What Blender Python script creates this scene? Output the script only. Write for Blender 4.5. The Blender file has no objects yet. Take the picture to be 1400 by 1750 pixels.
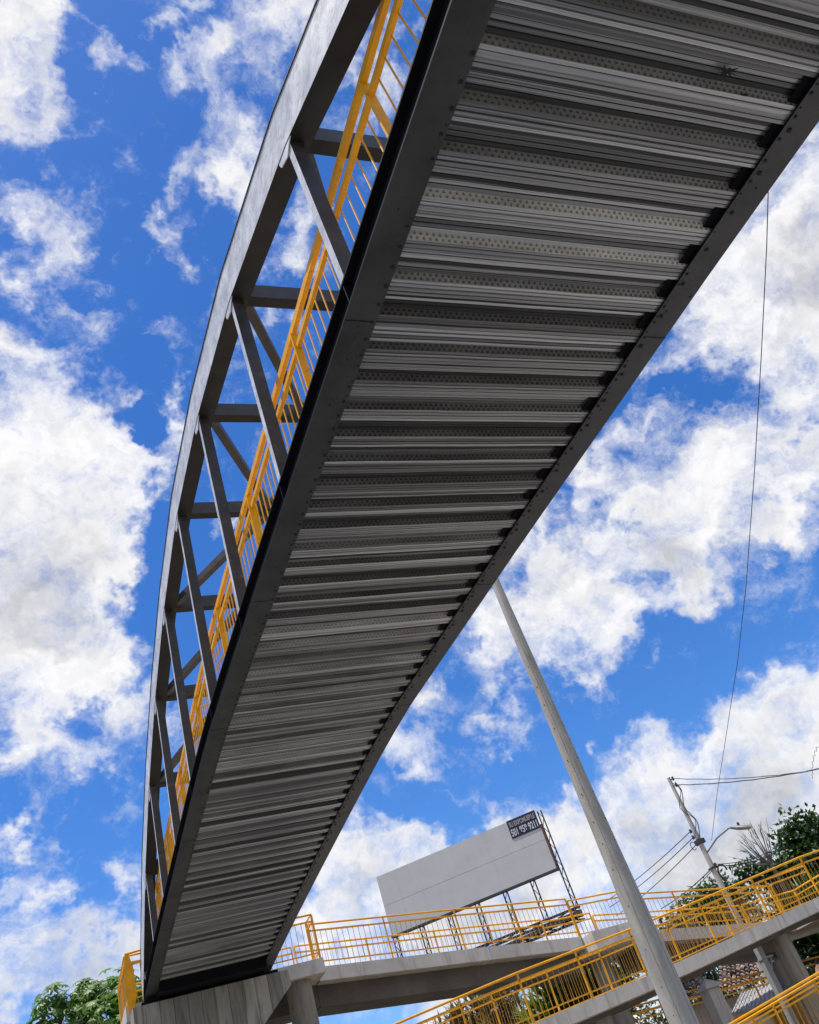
import bpy, math, random
from mathutils import Vector, Matrix
random.seed(7)
sc = bpy.context.scene
C = sc.collection
R_ = math.radians

# ------------------------------------------------------------------ camera
cam_d = bpy.data.cameras.new('camera'); cam = bpy.data.objects.new('camera', cam_d); C.objects.link(cam)
cam_d.sensor_fit = 'VERTICAL'; cam_d.sensor_height = 36.0; cam_d.lens = 36.0 * 1520.74 / 1750.0
cam_d.clip_start = 0.05; cam_d.clip_end = 3000
cr = Vector((0.91490676, -0.28410305, -0.2867596)); cu = Vector((0.03417406, -0.65332551, 0.75630544))
cf = Vector((0.40221604, 0.7017487, 0.58802298))
m = Matrix((cr, cu, -cf)).transposed().to_4x4(); m.translation = Vector((0, 0, 1.6))
cam.matrix_world = m
sc.camera = cam
sc.render.resolution_x = 819; sc.render.resolution_y = 1024
sc.view_settings.view_transform = 'Standard'; sc.view_settings.look = 'None'
sc.view_settings.gamma = 1.0; sc.view_settings.exposure = 0.25

# ------------------------------------------------------------------ sun direction
SUN_EL = 73.0
sdir = Vector((-0.93, 0.20, 0)).normalized() * math.cos(R_(SUN_EL)) + Vector((0, 0, math.sin(R_(SUN_EL))))
sun_d = bpy.data.lights.new('sun', 'SUN'); sun = bpy.data.objects.new('sun', sun_d); C.objects.link(sun)
sun_d.energy = 4.6; sun_d.angle = R_(0.55); sun_d.color = (1.0, 0.94, 0.85)
sun.rotation_euler = sdir.to_track_quat('Z', 'Y').to_euler()

# ------------------------------------------------------------------ sky with clouds (direction space)
SKY_B=[(0.009,0.397,0.918,0.059,1.100),(0.046,0.437,0.898,0.039,1.000),(0.030,0.380,0.924,0.045,1.000),(0.007,0.451,0.892,0.036,0.900),(0.096,0.394,0.914,0.025,0.750),(0.136,0.386,0.912,0.026,0.620),(0.167,0.392,0.905,0.032,0.800),(0.194,0.381,0.904,0.019,0.700),(0.169,0.340,0.925,0.021,0.700),(0.110,0.470,0.876,0.021,0.620),(0.138,0.346,0.928,0.015,0.500),(0.224,0.345,0.911,0.048,1.000),(0.261,0.322,0.910,0.043,1.000),(0.317,0.326,0.891,0.049,1.000),(0.351,0.365,0.862,0.051,1.000),(0.300,0.365,0.881,0.033,0.700),(0.365,0.312,0.877,0.033,1.000),(0.198,0.459,0.866,0.049,1.000),(0.239,0.460,0.855,0.041,1.000),(0.153,0.477,0.866,0.023,0.750),(0.171,0.538,0.825,0.033,0.800),(0.125,0.511,0.851,0.020,0.650),(0.142,0.518,0.844,0.026,0.600),(0.217,0.500,0.839,0.024,0.800),(0.266,0.519,0.812,0.052,0.950),(0.286,0.469,0.835,0.036,0.900),(0.301,0.511,0.805,0.043,0.800),(0.275,0.588,0.761,0.028,0.700),(0.244,0.587,0.772,0.019,0.500),(0.063,0.553,0.831,0.045,0.950),(0.010,0.511,0.860,0.032,0.850),(0.031,0.527,0.849,0.030,0.750),(0.002,0.585,0.811,0.039,0.950),(0.096,0.587,0.804,0.032,0.900),(0.045,0.592,0.805,0.034,0.800),(0.078,0.622,0.779,0.026,0.600),(0.116,0.556,0.823,0.020,0.600),(0.154,0.616,0.773,0.024,0.620),(-0.001,0.649,0.761,0.045,1.100),(0.030,0.692,0.721,0.076,1.300),(0.081,0.708,0.702,0.057,1.100),(0.016,0.751,0.660,0.087,1.500),(0.067,0.767,0.639,0.072,1.300),(0.106,0.740,0.664,0.037,1.100),(0.012,0.818,0.575,0.087,1.400),(0.089,0.789,0.608,0.042,0.900),(0.044,0.849,0.527,0.064,1.200),(-0.002,0.868,0.496,0.062,1.200),(0.007,0.894,0.449,0.045,0.900),(0.077,0.864,0.497,0.024,0.900),(-0.026,0.904,0.428,0.032,0.800),(0.063,0.819,0.570,0.059,1.000),(0.159,0.679,0.717,0.031,0.900),(0.142,0.653,0.744,0.021,0.600),(0.128,0.704,0.698,0.028,0.750),(0.165,0.655,0.738,0.022,0.700),(0.151,0.728,0.668,0.025,0.600),(0.218,0.737,0.640,0.019,0.800),(0.099,0.839,0.535,0.027,0.600),(0.086,0.884,0.459,0.035,0.750),(0.111,0.870,0.481,0.024,0.700),(0.137,0.891,0.434,0.036,0.800),(0.056,0.900,0.432,0.026,0.600),(0.071,0.912,0.403,0.034,0.650),(0.020,0.922,0.386,0.033,0.900),(-0.006,0.923,0.385,0.021,0.750),(-0.022,0.928,0.372,0.021,0.800),(0.053,0.926,0.375,0.019,0.550),(0.013,0.942,0.336,0.032,0.850),(-0.019,0.946,0.324,0.026,0.850),(0.064,0.952,0.301,0.043,1.000),(0.089,0.937,0.337,0.033,0.950),(0.010,0.962,0.272,0.051,1.100),(0.055,0.968,0.243,0.056,1.200),(-0.026,0.970,0.242,0.044,1.100),(0.092,0.957,0.274,0.032,1.000),(0.040,0.941,0.336,0.022,0.800),(0.705,0.346,0.619,0.077,1.400),(0.678,0.392,0.622,0.069,1.200),(0.741,0.389,0.547,0.083,1.400),(0.699,0.447,0.559,0.053,1.100),(0.653,0.446,0.612,0.042,0.900),(0.718,0.278,0.637,0.079,1.400),(0.733,0.459,0.502,0.046,0.900),(0.626,0.528,0.574,0.037,0.900),(0.577,0.563,0.591,0.041,0.800),(0.552,0.611,0.567,0.042,0.800),(0.517,0.669,0.533,0.039,0.800),(0.618,0.485,0.619,0.037,0.800),(0.603,0.559,0.569,0.038,0.800),(0.573,0.601,0.557,0.038,0.750),(0.673,0.535,0.510,0.067,1.200),(0.622,0.600,0.503,0.056,1.100),(0.711,0.526,0.467,0.065,1.200),(0.741,0.519,0.427,0.046,1.000),(0.667,0.588,0.457,0.067,1.200),(0.609,0.646,0.459,0.075,1.300),(0.641,0.642,0.422,0.049,1.000),(0.549,0.671,0.499,0.064,1.000),(0.504,0.699,0.507,0.039,0.800),(0.538,0.716,0.445,0.070,1.300),(0.486,0.753,0.444,0.051,1.100),(0.573,0.708,0.413,0.038,0.900),(0.463,0.790,0.402,0.044,0.900),(0.411,0.809,0.420,0.045,1.000),(0.415,0.832,0.368,0.038,0.600),(0.373,0.851,0.370,0.031,0.800),(0.482,0.790,0.378,0.038,0.750),(0.386,0.823,0.417,0.038,0.900),(0.547,0.743,0.386,0.031,0.750),(0.613,0.700,0.366,0.021,0.750),(0.634,0.696,0.339,0.017,0.500),(0.652,0.680,0.334,0.018,0.550),(0.555,0.773,0.309,0.016,0.750),(0.534,0.755,0.380,0.019,0.700),(0.717,0.643,0.269,0.073,1.200),(0.679,0.687,0.259,0.063,1.200),(0.631,0.732,0.256,0.064,1.300),(0.578,0.777,0.248,0.058,1.200),(0.696,0.697,0.173,0.107,1.600),(0.617,0.765,0.186,0.095,1.600),(0.537,0.811,0.232,0.052,1.200),(0.515,0.836,0.191,0.068,1.400),(0.492,0.832,0.255,0.036,1.000),(0.457,0.846,0.274,0.036,0.950),(0.421,0.866,0.270,0.024,0.800),(0.361,0.894,0.267,0.035,1.000),(0.311,0.906,0.287,0.053,1.100),(0.275,0.929,0.249,0.057,1.300),(0.320,0.918,0.236,0.057,1.300),(0.407,0.890,0.208,0.080,1.400),(0.579,0.803,0.143,0.076,1.400),(0.289,0.937,0.197,0.044,0.800),(0.366,0.920,0.137,0.059,1.200),(0.237,0.957,0.166,0.032,0.800),(0.492,0.863,0.114,0.064,1.300),(0.361,0.883,0.300,0.015,0.400),(0.635,0.766,0.097,0.083,1.400),(-0.096,0.760,0.642,0.134,1.300),(-0.103,0.510,0.854,0.098,0.900),(0.348,0.196,0.917,0.122,1.000),(0.538,0.320,0.780,0.167,0.900),(0.793,0.274,0.544,0.150,1.300),(0.820,0.538,0.196,0.147,1.400),(0.163,0.981,0.110,0.122,1.200),(0.494,0.869,-0.018,0.165,1.300),(0.343,0.686,0.642,0.098,0.400)]
SKY_H=[(0.648,0.487,0.585,0.021,0.900),(0.659,0.511,0.552,0.017,0.900),(0.602,0.614,0.510,0.025,0.250),(0.546,0.627,0.556,0.019,0.300),(0.737,0.471,0.484,0.023,0.500),(0.724,0.495,0.479,0.015,0.500),(0.612,0.618,0.494,0.019,0.400),(0.534,0.664,0.524,0.026,0.500),(0.078,0.367,0.927,0.018,0.600),(0.075,0.405,0.911,0.016,0.500),(0.161,0.714,0.681,0.016,0.500),(0.118,0.788,0.605,0.015,0.500),(0.059,0.895,0.442,0.013,0.300),(0.311,0.938,0.154,0.032,0.500),(0.634,0.498,0.592,0.018,0.500),(0.114,0.679,0.725,0.021,0.800),(0.126,0.764,0.633,0.011,0.400),(0.725,0.546,0.419,0.012,0.200)]
SKY_G=[(0.032,0.779,0.627,0.076),(0.002,0.807,0.590,0.075),(0.655,0.733,0.184,0.088),(0.582,0.792,0.185,0.073),(0.047,0.960,0.274,0.047),(0.621,0.773,0.124,0.080),(0.323,0.911,0.256,0.041),(0.415,0.889,0.194,0.062),(-0.001,0.966,0.260,0.040),(0.728,0.355,0.587,0.066),(0.642,0.630,0.436,0.055)]
SKY_B += [(0, -.92, .38, .50, 1.3), (.62, -.70, .35, .45, 1.3), (-.62, -.70, .35, .45, 1.3), (-.93, .02, .38, .38, 1.2), (.95, -.12, .28, .35, 1.2), (.02, -.62, .78, .34, 1.1), (-.45, -.30, .84, .22, .9), (-.9, .4, .2, .3, 1.0), (.5, -.25, .83, .25, 1.0)]     # unseen cloud cover added behind the photographer to brighten and neutralise the fill
w = bpy.data.worlds.new('World'); sc.world = w; w.use_nodes = True
nt = w.node_tree; N = nt.nodes; L = nt.links; N.clear()
def nd(t, **k):
    n = N.new(t)
    for a, b in k.items(): setattr(n, a, b)
    return n
def lk(a, b): L.new(a, b)
def mth(op, a, b=None, clamp=False):
    n = nd('ShaderNodeMath', operation=op); n.use_clamp = clamp
    for i, v in enumerate((a, b)):
        if v is None: continue
        if isinstance(v, (int, float)): n.inputs[i].default_value = v
        else: lk(v, n.inputs[i])
    return n.outputs[0]
def mrange(v, a, b, c=0.0, d=1.0, smooth=True):
    n = nd('ShaderNodeMapRange'); n.interpolation_type = 'SMOOTHSTEP' if smooth else 'LINEAR'; n.clamp = True
    lk(v, n.inputs[0])
    for i, x in enumerate((a, b, c, d)): n.inputs[i + 1].default_value = x
    return n.outputs[0]
def noise(vec, scale, detail, rough, lac=2.0, dist=0.0):
    n = nd('ShaderNodeTexNoise'); n.inputs['Scale'].default_value = scale; n.inputs['Detail'].default_value = detail
    n.inputs['Roughness'].default_value = rough; n.inputs['Lacunarity'].default_value = lac; n.inputs['Distortion'].default_value = dist
    lk(vec, n.inputs['Vector']); return n
def vop(op, a, b, s=None):
    n = nd('ShaderNodeVectorMath', operation=op); lk(a, n.inputs[0])
    if b is not None:
        if isinstance(b, (tuple, Vector)): n.inputs[1].default_value = b
        else: lk(b, n.inputs[1])
    if s is not None: n.inputs['Scale'].default_value = s
    return n.outputs['Value'] if op == 'DISTANCE' else n.outputs[0]
tc = nd('ShaderNodeTexCoord'); D0 = tc.outputs['Generated']
wn = noise(D0, 8.0, 5, 0.6)
warp = vop('SCALE', vop('SUBTRACT', wn.outputs['Color'], (0.5, 0.5, 0.5)), None, 0.20)
Dw = vop('ADD', D0, warp)
wn2 = noise(D0, 30.0, 4, 0.6)
Dw = vop('ADD', Dw, vop('SCALE', vop('SUBTRACT', wn2.outputs['Color'], (0.5, 0.5, 0.5)), None, 0.05))
def blobs(lst, base, k=1.36):
    acc = None
    for q in lst:
        d = vop('DISTANCE', base, tuple(q[:3]))
        v = mrange(d, 0.0, q[3] * k, q[4] if len(q) > 4 else 1.0, 0.0)
        acc = v if acc is None else mth('ADD', acc, v)
    return acc
S = blobs(SKY_B, Dw); Hh = blobs(SKY_H, Dw, 1.15); G = blobs(SKY_G, Dw, 1.4)
Sx = mth('MINIMUM', S, 1.25)
n1 = noise(vop('MULTIPLY', Dw, (1.0, 1.0, 1.75)), 7.6, 13, 0.64, 2.15, 0.1)
nr1 = noise(Dw, 11.0, 4, 0.5, 2.1, 0.1); nr2 = noise(vop('ADD', Dw, tuple(sdir * 0.016)), 11.0, 4, 0.5, 2.1, 0.1)
n2 = noise(vop('MULTIPLY', D0, (1.0, 1.0, 1.3)), 30.0, 9, 0.62, 2.0, 0.2)
f = mth('SUBTRACT', Sx, mth('MULTIPLY', Hh, 1.3))
f = mth('ADD', f, mth('MULTIPLY', mth('SUBTRACT', n1.outputs[0], 0.5), 3.0))
f = mth('ADD', f, mth('MULTIPLY', mth('SUBTRACT', n2.outputs[0], 0.5), 1.2))
alpha = mrange(f, 0.10, 1.60)
alpha = mth('POWER', alpha, 1.0)
# relief and grey bases
rel = mth('SUBTRACT', nr1.outputs[0], nr2.outputs[0])
big = noise(D0, 5.0, 6, 0.6)
gz = mth('MULTIPLY', mrange(G, 0.1, 0.9), mrange(big.outputs[0], 0.30, 0.62))
shade = mth('ADD', mth('MULTIPLY', gz, -0.48), mth('MULTIPLY', rel, 1.7))
shade = mth('ADD', shade, mth('MULTIPLY', mth('SUBTRACT', n2.outputs[0], 0.5), 0.10))
shade = mth('ADD', shade, mth('MULTIPLY', mth('SUBTRACT', mrange(f, 0.9, 2.0), 0.0), -0.10))
shade = mth('ADD', shade, 0.93, clamp=True)
ccol = nd('ShaderNodeMix', data_type='RGBA'); lk(shade, ccol.inputs[0])
ccol.inputs[6].default_value = (3.4, 3.5, 3.9, 1); ccol.inputs[7].default_value = (8.3, 8.25, 8.35, 1)
sky = nd('ShaderNodeTexSky', sky_type='NISHITA'); sky.sun_disc = False
sky.sun_elevation = R_(SUN_EL); sky.sun_rotation = math.atan2(sdir.x, sdir.y)
sky.air_density = 1.0; sky.dust_density = 0.3; sky.ozone_density = 2.5
hs = nd('ShaderNodeHueSaturation'); hs.inputs['Saturation'].default_value = 1.30; hs.inputs['Value'].default_value = 1.0
lk(sky.outputs[0], hs.inputs['Color'])
tint = nd('ShaderNodeMix', data_type='RGBA', blend_type='MULTIPLY'); tint.inputs[0].default_value = 1.0
lk(hs.outputs[0], tint.inputs[6]); tint.inputs[7].default_value = (0.96, 1.10, 1.42, 1)
mix = nd('ShaderNodeMix', data_type='RGBA'); lk(alpha, mix.inputs[0]); lk(tint.outputs[2], mix.inputs[6]); lk(ccol.outputs[2], mix.inputs[7])
bg = nd('ShaderNodeBackground'); lk(mix.outputs[2], bg.inputs[0]); bg.inputs[1].default_value = 0.10
wo = nd('ShaderNodeOutputWorld'); lk(bg.outputs[0], wo.inputs[0])
w.cycles.sampling_method = 'MANUAL'; w.cycles.sample_map_resolution = 512

# ------------------------------------------------------------------ materials
def mat(name, col, rough=0.6, metal=0.0, var=0.0, vscale=(1, 1, 1), vs=3.0, bump=0.0, bscale=20.0, col2=None, stain=None, spec=0.5,
        rvar=0.0, cell=None, extra=None):
    mm = bpy.data.materials.new(name); mm.use_nodes = True
    t = mm.node_tree; b = t.nodes['Principled BSDF']; n = t.nodes; l = t.links
    b.inputs['Roughness'].default_value = rough; b.inputs['Metallic'].default_value = metal
    b.inputs['Specular IOR Level'].default_value = spec
    tcx = n.new('ShaderNodeTexCoord'); mp = n.new('ShaderNodeMapping'); mp.inputs['Scale'].default_value = vscale
    l.new(tcx.outputs['Object'], mp.inputs[0])
    nz = n.new('ShaderNodeTexNoise'); nz.inputs['Scale'].default_value = vs; nz.inputs['Detail'].default_value = 9; nz.inputs['Roughness'].default_value = 0.62
    l.new(mp.outputs[0], nz.inputs['Vector'])
    c2 = col2 or tuple(c * (1 - var) for c in col); c1 = tuple(min(1, c * (1 + var * 0.7)) for c in col) if not col2 else col
    rp = n.new('ShaderNodeValToRGB'); rp.color_ramp.elements[0].position = 0.32; rp.color_ramp.elements[1].position = 0.68
    rp.color_ramp.elements[0].color = (*c2, 1); rp.color_ramp.elements[1].color = (*c1, 1)
    l.new(nz.outputs[0], rp.inputs[0]); out = rp.outputs[0]
    if cell:      # per-tile colour: voronoi cells of a given scale
        vo = n.new('ShaderNodeTexVoronoi'); vo.inputs['Scale'].default_value = cell[0]; l.new(tcx.outputs['Object'], vo.inputs['Vector'])
        r2 = n.new('ShaderNodeValToRGB'); r2.color_ramp.interpolation = 'CONSTANT'
        e = r2.color_ramp.elements; e[0].color = (*cell[1][0], 1); e[1].color = (*cell[1][1], 1); e[1].position = 0.3
        for i, cc in enumerate(cell[1][2:]):
            x = e.new(0.45 + 0.18 * i); x.color = (*cc, 1)
        sp = n.new('ShaderNodeSeparateColor'); l.new(vo.outputs['Color'], sp.inputs[0]); l.new(sp.outputs[0], r2.inputs[0])
        mx = n.new('ShaderNodeMix'); mx.data_type = 'RGBA'; mx.blend_type = 'MIX'; mx.inputs[0].default_value = 0.75
        l.new(out, mx.inputs[6]); l.new(r2.outputs[0], mx.inputs[7]); out = mx.outputs[2]
    if stain:     # (colour, scale vector, noise scale, lo, hi, amount)
        m2 = n.new('ShaderNodeMapping'); m2.inputs['Scale'].default_value = stain[1]; m2.inputs['Location'].default_value = (3.1, 1.7, 5.3)
        l.new(tcx.outputs['Object'], m2.inputs[0])
        s2 = n.new('ShaderNodeTexNoise'); s2.inputs['Scale'].default_value = stain[2]; s2.inputs['Detail'].default_value = 8; s2.inputs['Roughness'].default_value = 0.65
        s2.inputs['Distortion'].default_value = 0.8
        l.new(m2.outputs[0], s2.inputs['Vector'])
        mr = n.new('ShaderNodeMapRange'); mr.inputs[1].default_value = stain[3]; mr.inputs[2].default_value = stain[4]; mr.inputs[4].default_value = stain[5]
        l.new(s2.outputs[0], mr.inputs[0])
        mx = n.new('ShaderNodeMix'); mx.data_type = 'RGBA'; l.new(mr.outputs[0], mx.inputs[0]); l.new(out, mx.inputs[6]); mx.inputs[7].default_value = (*stain[0], 1)
        out = mx.outputs[2]
    l.new(out, b.inputs['Base Color'])
    if rvar:
        mr = n.new('ShaderNodeMapRange'); mr.inputs[3].default_value = max(0, rough - rvar); mr.inputs[4].default_value = min(1, rough + rvar)
        l.new(nz.outputs[0], mr.inputs[0]); l.new(mr.outputs[0], b.inputs['Roughness'])
    if bump:
        bz = n.new('ShaderNodeTexNoise'); bz.inputs['Scale'].default_value = bscale; bz.inputs['Detail'].default_value = 6
        l.new(mp.outputs[0], bz.inputs['Vector'])
        bp = n.new('ShaderNodeBump'); bp.inputs['Strength'].default_value = bump; bp.inputs['Distance'].default_value = 0.02
        l.new(bz.outputs[0], bp.inputs['Height']); l.new(bp.outputs[0], b.inputs['Normal'])
    if extra: extra(mm, t, b, tcx)
    return mm

STEEL = mat('charcoal_painted_steel', (0.042, 0.039, 0.037), 0.5, 0.0, 0.45, (1, 1, 1), 3.0, 0.15, 30,
            stain=((0.13, 0.12, 0.10), (1.0, 0.5, 2.0), 6.0, 0.56, 0.72, 0.55), rvar=0.14)
CHORD = mat('worn_chord_sky_sheen', (0.62, 0.605, 0.58), 0.42, 0.0, 0.3, (1, 1, 1), 2.6, 0.12, 25,  # pale base puts grazing sky reflection into the colour, under brown stains
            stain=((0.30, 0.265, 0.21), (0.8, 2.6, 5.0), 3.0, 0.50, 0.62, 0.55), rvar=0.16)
UNDER = mat('chord_underside_shade', (0.020, 0.019, 0.018), 0.6, 0.0, 0.4, vs=3, spec=0.3)  # near-black copy of the steel with underside shade put into it
BLACK = mat('black_web', (0.006, 0.0065, 0.010), 0.75, 0.0, 0.3, vs=4, spec=0.15)  # near-black base, far darker than the charcoal members
FLANGE = mat('dark_flange_paint', (0.054, 0.056, 0.057), 0.58, 0.0, 0.45, (1, 1, 1), 2.2, 0.10, 40,
             stain=((0.11, 0.105, 0.095), (1.5, .8, 1), 7.0, 0.60, 0.74, 0.45), rvar=0.1)
FLANGE2 = mat('brown_grey_flange_paint', (0.105, 0.102, 0.102), 0.55, 0.0, 0.25, (1, 1, 1), 2.2, 0.10, 40,
             stain=((0.035, 0.032, 0.030), (1, 1, 1), 7.0, 0.60, 0.75, 0.7), rvar=0.1)
RIVET = mat('rivet_steel', (0.03, 0.03, 0.03), 0.4, 0.5, 0.2)
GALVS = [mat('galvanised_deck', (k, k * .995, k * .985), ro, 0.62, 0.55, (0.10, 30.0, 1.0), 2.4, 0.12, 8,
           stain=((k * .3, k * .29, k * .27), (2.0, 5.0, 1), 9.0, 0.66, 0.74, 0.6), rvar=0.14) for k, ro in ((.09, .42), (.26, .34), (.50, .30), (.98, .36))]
def emboss(mm, t, b, tcx):      # two staggered rows of round dimples on the rib web
    n, l = t.nodes, t.links
    def M(op, a, c=None, e=None):
        q = n.new('ShaderNodeMath'); q.operation = op
        for k, v in enumerate((a, c, e)):
            if v is None: continue
            if isinstance(v, (int, float)): q.inputs[k].default_value = v
            else: l.new(v, q.inputs[k])
        return q.outputs[0]
    sp = n.new('ShaderNodeSeparateXYZ'); l.new(tcx.outputs['Object'], sp.inputs[0])
    fr = M('FRACT', M('MULTIPLY', M('ADD', sp.outputs[1], 11.7 - (1.73 - 0.348 * 6) + 3.48), 1 / 0.348))
    v = M('MULTIPLY', M('SUBTRACT', fr, 0.868), 2 / 0.132); row = M('FLOOR', v); vv = M('MULTIPLY', M('SUBTRACT', M('FRACT', v), 0.5), 0.040)
    uu = M('MULTIPLY', M('SUBTRACT', M('FRACT', M('MULTIPLY_ADD', sp.outputs[0], 1 / 0.050, M('MULTIPLY', row, 0.5))), 0.5), 0.050)
    d = M('SQRT', M('ADD', M('MULTIPLY', vv, vv), M('MULTIPLY', uu, uu)))
    mr = n.new('ShaderNodeMapRange'); mr.inputs[1].default_value = 0.004; mr.inputs[2].default_value = 0.014; mr.inputs[3].default_value = 0.0; mr.inputs[4].default_value = 1.0; l.new(d, mr.inputs[0])
    bp = n.new('ShaderNodeBump'); bp.inputs['Strength'].default_value = 0.9; bp.inputs['Distance'].default_value = 0.012
    l.new(mr.outputs[0], bp.inputs['Height']); l.new(bp.outputs[0], b.inputs['Normal'])
    src = b.inputs['Base Color'].links[0].from_socket
    vm = n.new('ShaderNodeVectorMath'); vm.operation = 'SCALE'; l.new(src, vm.inputs[0]); l.new(M('MULTIPLY_ADD', mr.outputs[0], 0.38, 0.62), vm.inputs['Scale'])
    l.new(vm.outputs[0], b.inputs['Base Color'])
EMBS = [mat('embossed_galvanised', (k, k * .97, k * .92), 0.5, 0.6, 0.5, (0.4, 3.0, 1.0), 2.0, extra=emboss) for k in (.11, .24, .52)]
YEL = mat('yellow_enamel', (0.80, 0.365, 0.004), 0.5, 0.0, 0.18, (1, 1, 1), 5.0, 0.05, 30,
          stain=((0.28, 0.11, 0.02), (1, 1, 1), 9.0, 0.60, 0.72, 0.6), spec=0.3)
BAL = mat('baluster_enamel', (0.50, 0.25, 0.03), 0.45, 0.0, 0.2)
def joints(mm, t, b, tcx):      # formwork joints every 1.2 m along the ramp
    n, l = t.nodes, t.links
    sp = n.new('ShaderNodeSeparateXYZ'); l.new(tcx.outputs['Object'], sp.inputs[0])
    src = b.inputs['Base Color'].links[0].from_socket
    def M(op, a, c=None, e=None):
        q = n.new('ShaderNodeMath'); q.operation = op
        for k, v in enumerate((a, c, e)):
            if v is None: continue
            if isinstance(v, (int, float)): q.inputs[k].default_value = v
            else: l.new(v, q.inputs[k])
        return q.outputs[0]
    u = M('MULTIPLY', sp.outputs[0], 1 / 1.22); g_ = M('LESS_THAN', M('FRACT', u), 0.014)
    w_ = n.new('ShaderNodeTexWhiteNoise'); w_.noise_dimensions = '1D'; l.new(M('FLOOR', u), w_.inputs['W'])
    k = M('MULTIPLY_ADD', w_.outputs['Value'], 0.14, 0.90); k = M('MULTIPLY_ADD', g_, -0.28, k)
    vm = n.new('ShaderNodeVectorMath'); vm.operation = 'SCALE'; l.new(src, vm.inputs[0]); l.new(k, vm.inputs['Scale']); l.new(vm.outputs[0], b.inputs['Base Color'])
CONC = mat('cast_concrete', (0.62, 0.575, 0.51), 0.85, 0.0, 0.16, (1, 1, 1), 1.6, 0.25, 45,
           stain=((0.30, 0.265, 0.22), (1.8, 1.8, 0.30), 2.4, 0.50, 0.72, 0.7), extra=joints)
SHADEC = mat('shade_toned_concrete', (0.26, 0.235, 0.195), 0.88, 0.0, 0.2, (1, 1, 1), 1.6, 0.25, 40,  # columns darkened for the shade beneath the ramps; streaks are stain
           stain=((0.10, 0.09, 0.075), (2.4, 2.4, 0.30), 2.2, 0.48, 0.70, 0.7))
SOFFIT = mat('shaded_soffit_concrete', (0.115, 0.10, 0.085), 0.9, 0.0, 0.25, (1, 1, 1), 1.6, 0.2, 40)  # shade under the ramps put into the stem beam colour
def boards(mm, t, b, tcx):
    n, l = t.nodes, t.links
    sp = n.new('ShaderNodeSeparateXYZ'); l.new(tcx.outputs['Object'], sp.inputs[0])
    src = b.inputs['Base Color'].links[0].from_socket
    mu = n.new('ShaderNodeMath'); mu.operation = 'MULTIPLY'; mu.inputs[1].default_value = 3.2; l.new(sp.outputs[0], mu.inputs[0])
    fl = n.new('ShaderNodeMath'); fl.operation = 'FLOOR'; l.new(mu.outputs[0], fl.inputs[0])
    wnz = n.new('ShaderNodeTexWhiteNoise'); wnz.noise_dimensions = '1D'; l.new(fl.outputs[0], wnz.inputs['W'])
    fr = n.new('ShaderNodeMath'); fr.operation = 'FRACT'; l.new(mu.outputs[0], fr.inputs[0])
    gr = n.new('ShaderNodeMath'); gr.operation = 'LESS_THAN'; gr.inputs[1].default_value = 0.05; l.new(fr.outputs[0], gr.inputs[0])
    mr = n.new('ShaderNodeMapRange'); mr.inputs[3].default_value = 0.6; mr.inputs[4].default_value = 1.15; l.new(wnz.outputs['Value'], mr.inputs[0])
    sb = n.new('ShaderNodeMath'); sb.operation = 'MULTIPLY_ADD'; sb.inputs[1].default_value = -0.45; l.new(gr.outputs[0], sb.inputs[0]); l.new(mr.outputs[0], sb.inputs[2])
    vm = n.new('ShaderNodeVectorMath'); vm.operation = 'SCALE'; l.new(src, vm.inputs[0]); l.new(sb.outputs[0], vm.inputs['Scale'])
    l.new(vm.outputs[0], b.inputs['Base Color'])
BOARD = mat('board_marked_concrete', (0.38, 0.34, 0.28), 0.88, 0.0, 0.22, (2.0, 2.0, 0.5), 2.5, 0.3, 40,
            stain=((0.055, 0.05, 0.045), (3.5, 3.5, 0.3), 2.2, 0.50, 0.70, 0.8), extra=boards)
POLEC = mat('spun_concrete', (0.40, 0.375, 0.335), 0.8, 0.0, 0.24, (2, 2, 0.5), 3.0, 0.2, 40,
            stain=((0.14, 0.13, 0.12), (3, 3, 0.6), 4.0, 0.58, 0.72, 0.6))
ASPH = mat('asphalt', (0.13, 0.125, 0.115), 0.9, 0.0, 0.2, vs=8, bump=0.3, bscale=60)
GROUND = mat('dusty_ground', (0.12, 0.115, 0.085), 0.95, 0.0, 0.2, vs=0.8, bump=0.3, bscale=6)
PAVE = mat('pale_pavement', (0.40, 0.375, 0.33), 0.9, 0.0, 0.12, vs=2)
WHITE = mat('road_paint', (0.75, 0.75, 0.72), 0.7, 0.0, 0.1)
PANEL = mat('billboard_sheet', (0.56, 0.535, 0.51), 0.6, 0.0, 0.06, (1, 1, 1), 0.8, 0.05, 3,
            stain=((0.40, 0.37, 0.33), (1.2, 1.2, 0.12), 1.6, 0.58, 0.78, 0.5))
SIGNB = mat('sign_black', (0.012, 0.014, 0.025), 0.6)
SIGNW = mat('sign_lettering', (0.62, 0.62, 0.64), 0.6)
DARKM = mat('dark_truss_steel', (0.06, 0.055, 0.05), 0.6, 0.3, 0.3)
RUST = mat('rusty_red_steel', (0.20, 0.07, 0.04), 0.7, 0.2, 0.3)
LAMPG = mat('lamp_housing', (0.16, 0.155, 0.15), 0.5, 0.3, 0.1)
WIRE = mat('cable_sheath', (0.035, 0.035, 0.038), 0.6)
BARK = mat('bark', (0.16, 0.13, 0.10), 0.9, 0.0, 0.3, (1, 1, 0.3), 6, 0.4, 20)
BARE = mat('bare_branch', (0.14, 0.12, 0.10), 0.9, 0.0, 0.25, vs=4)
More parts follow.
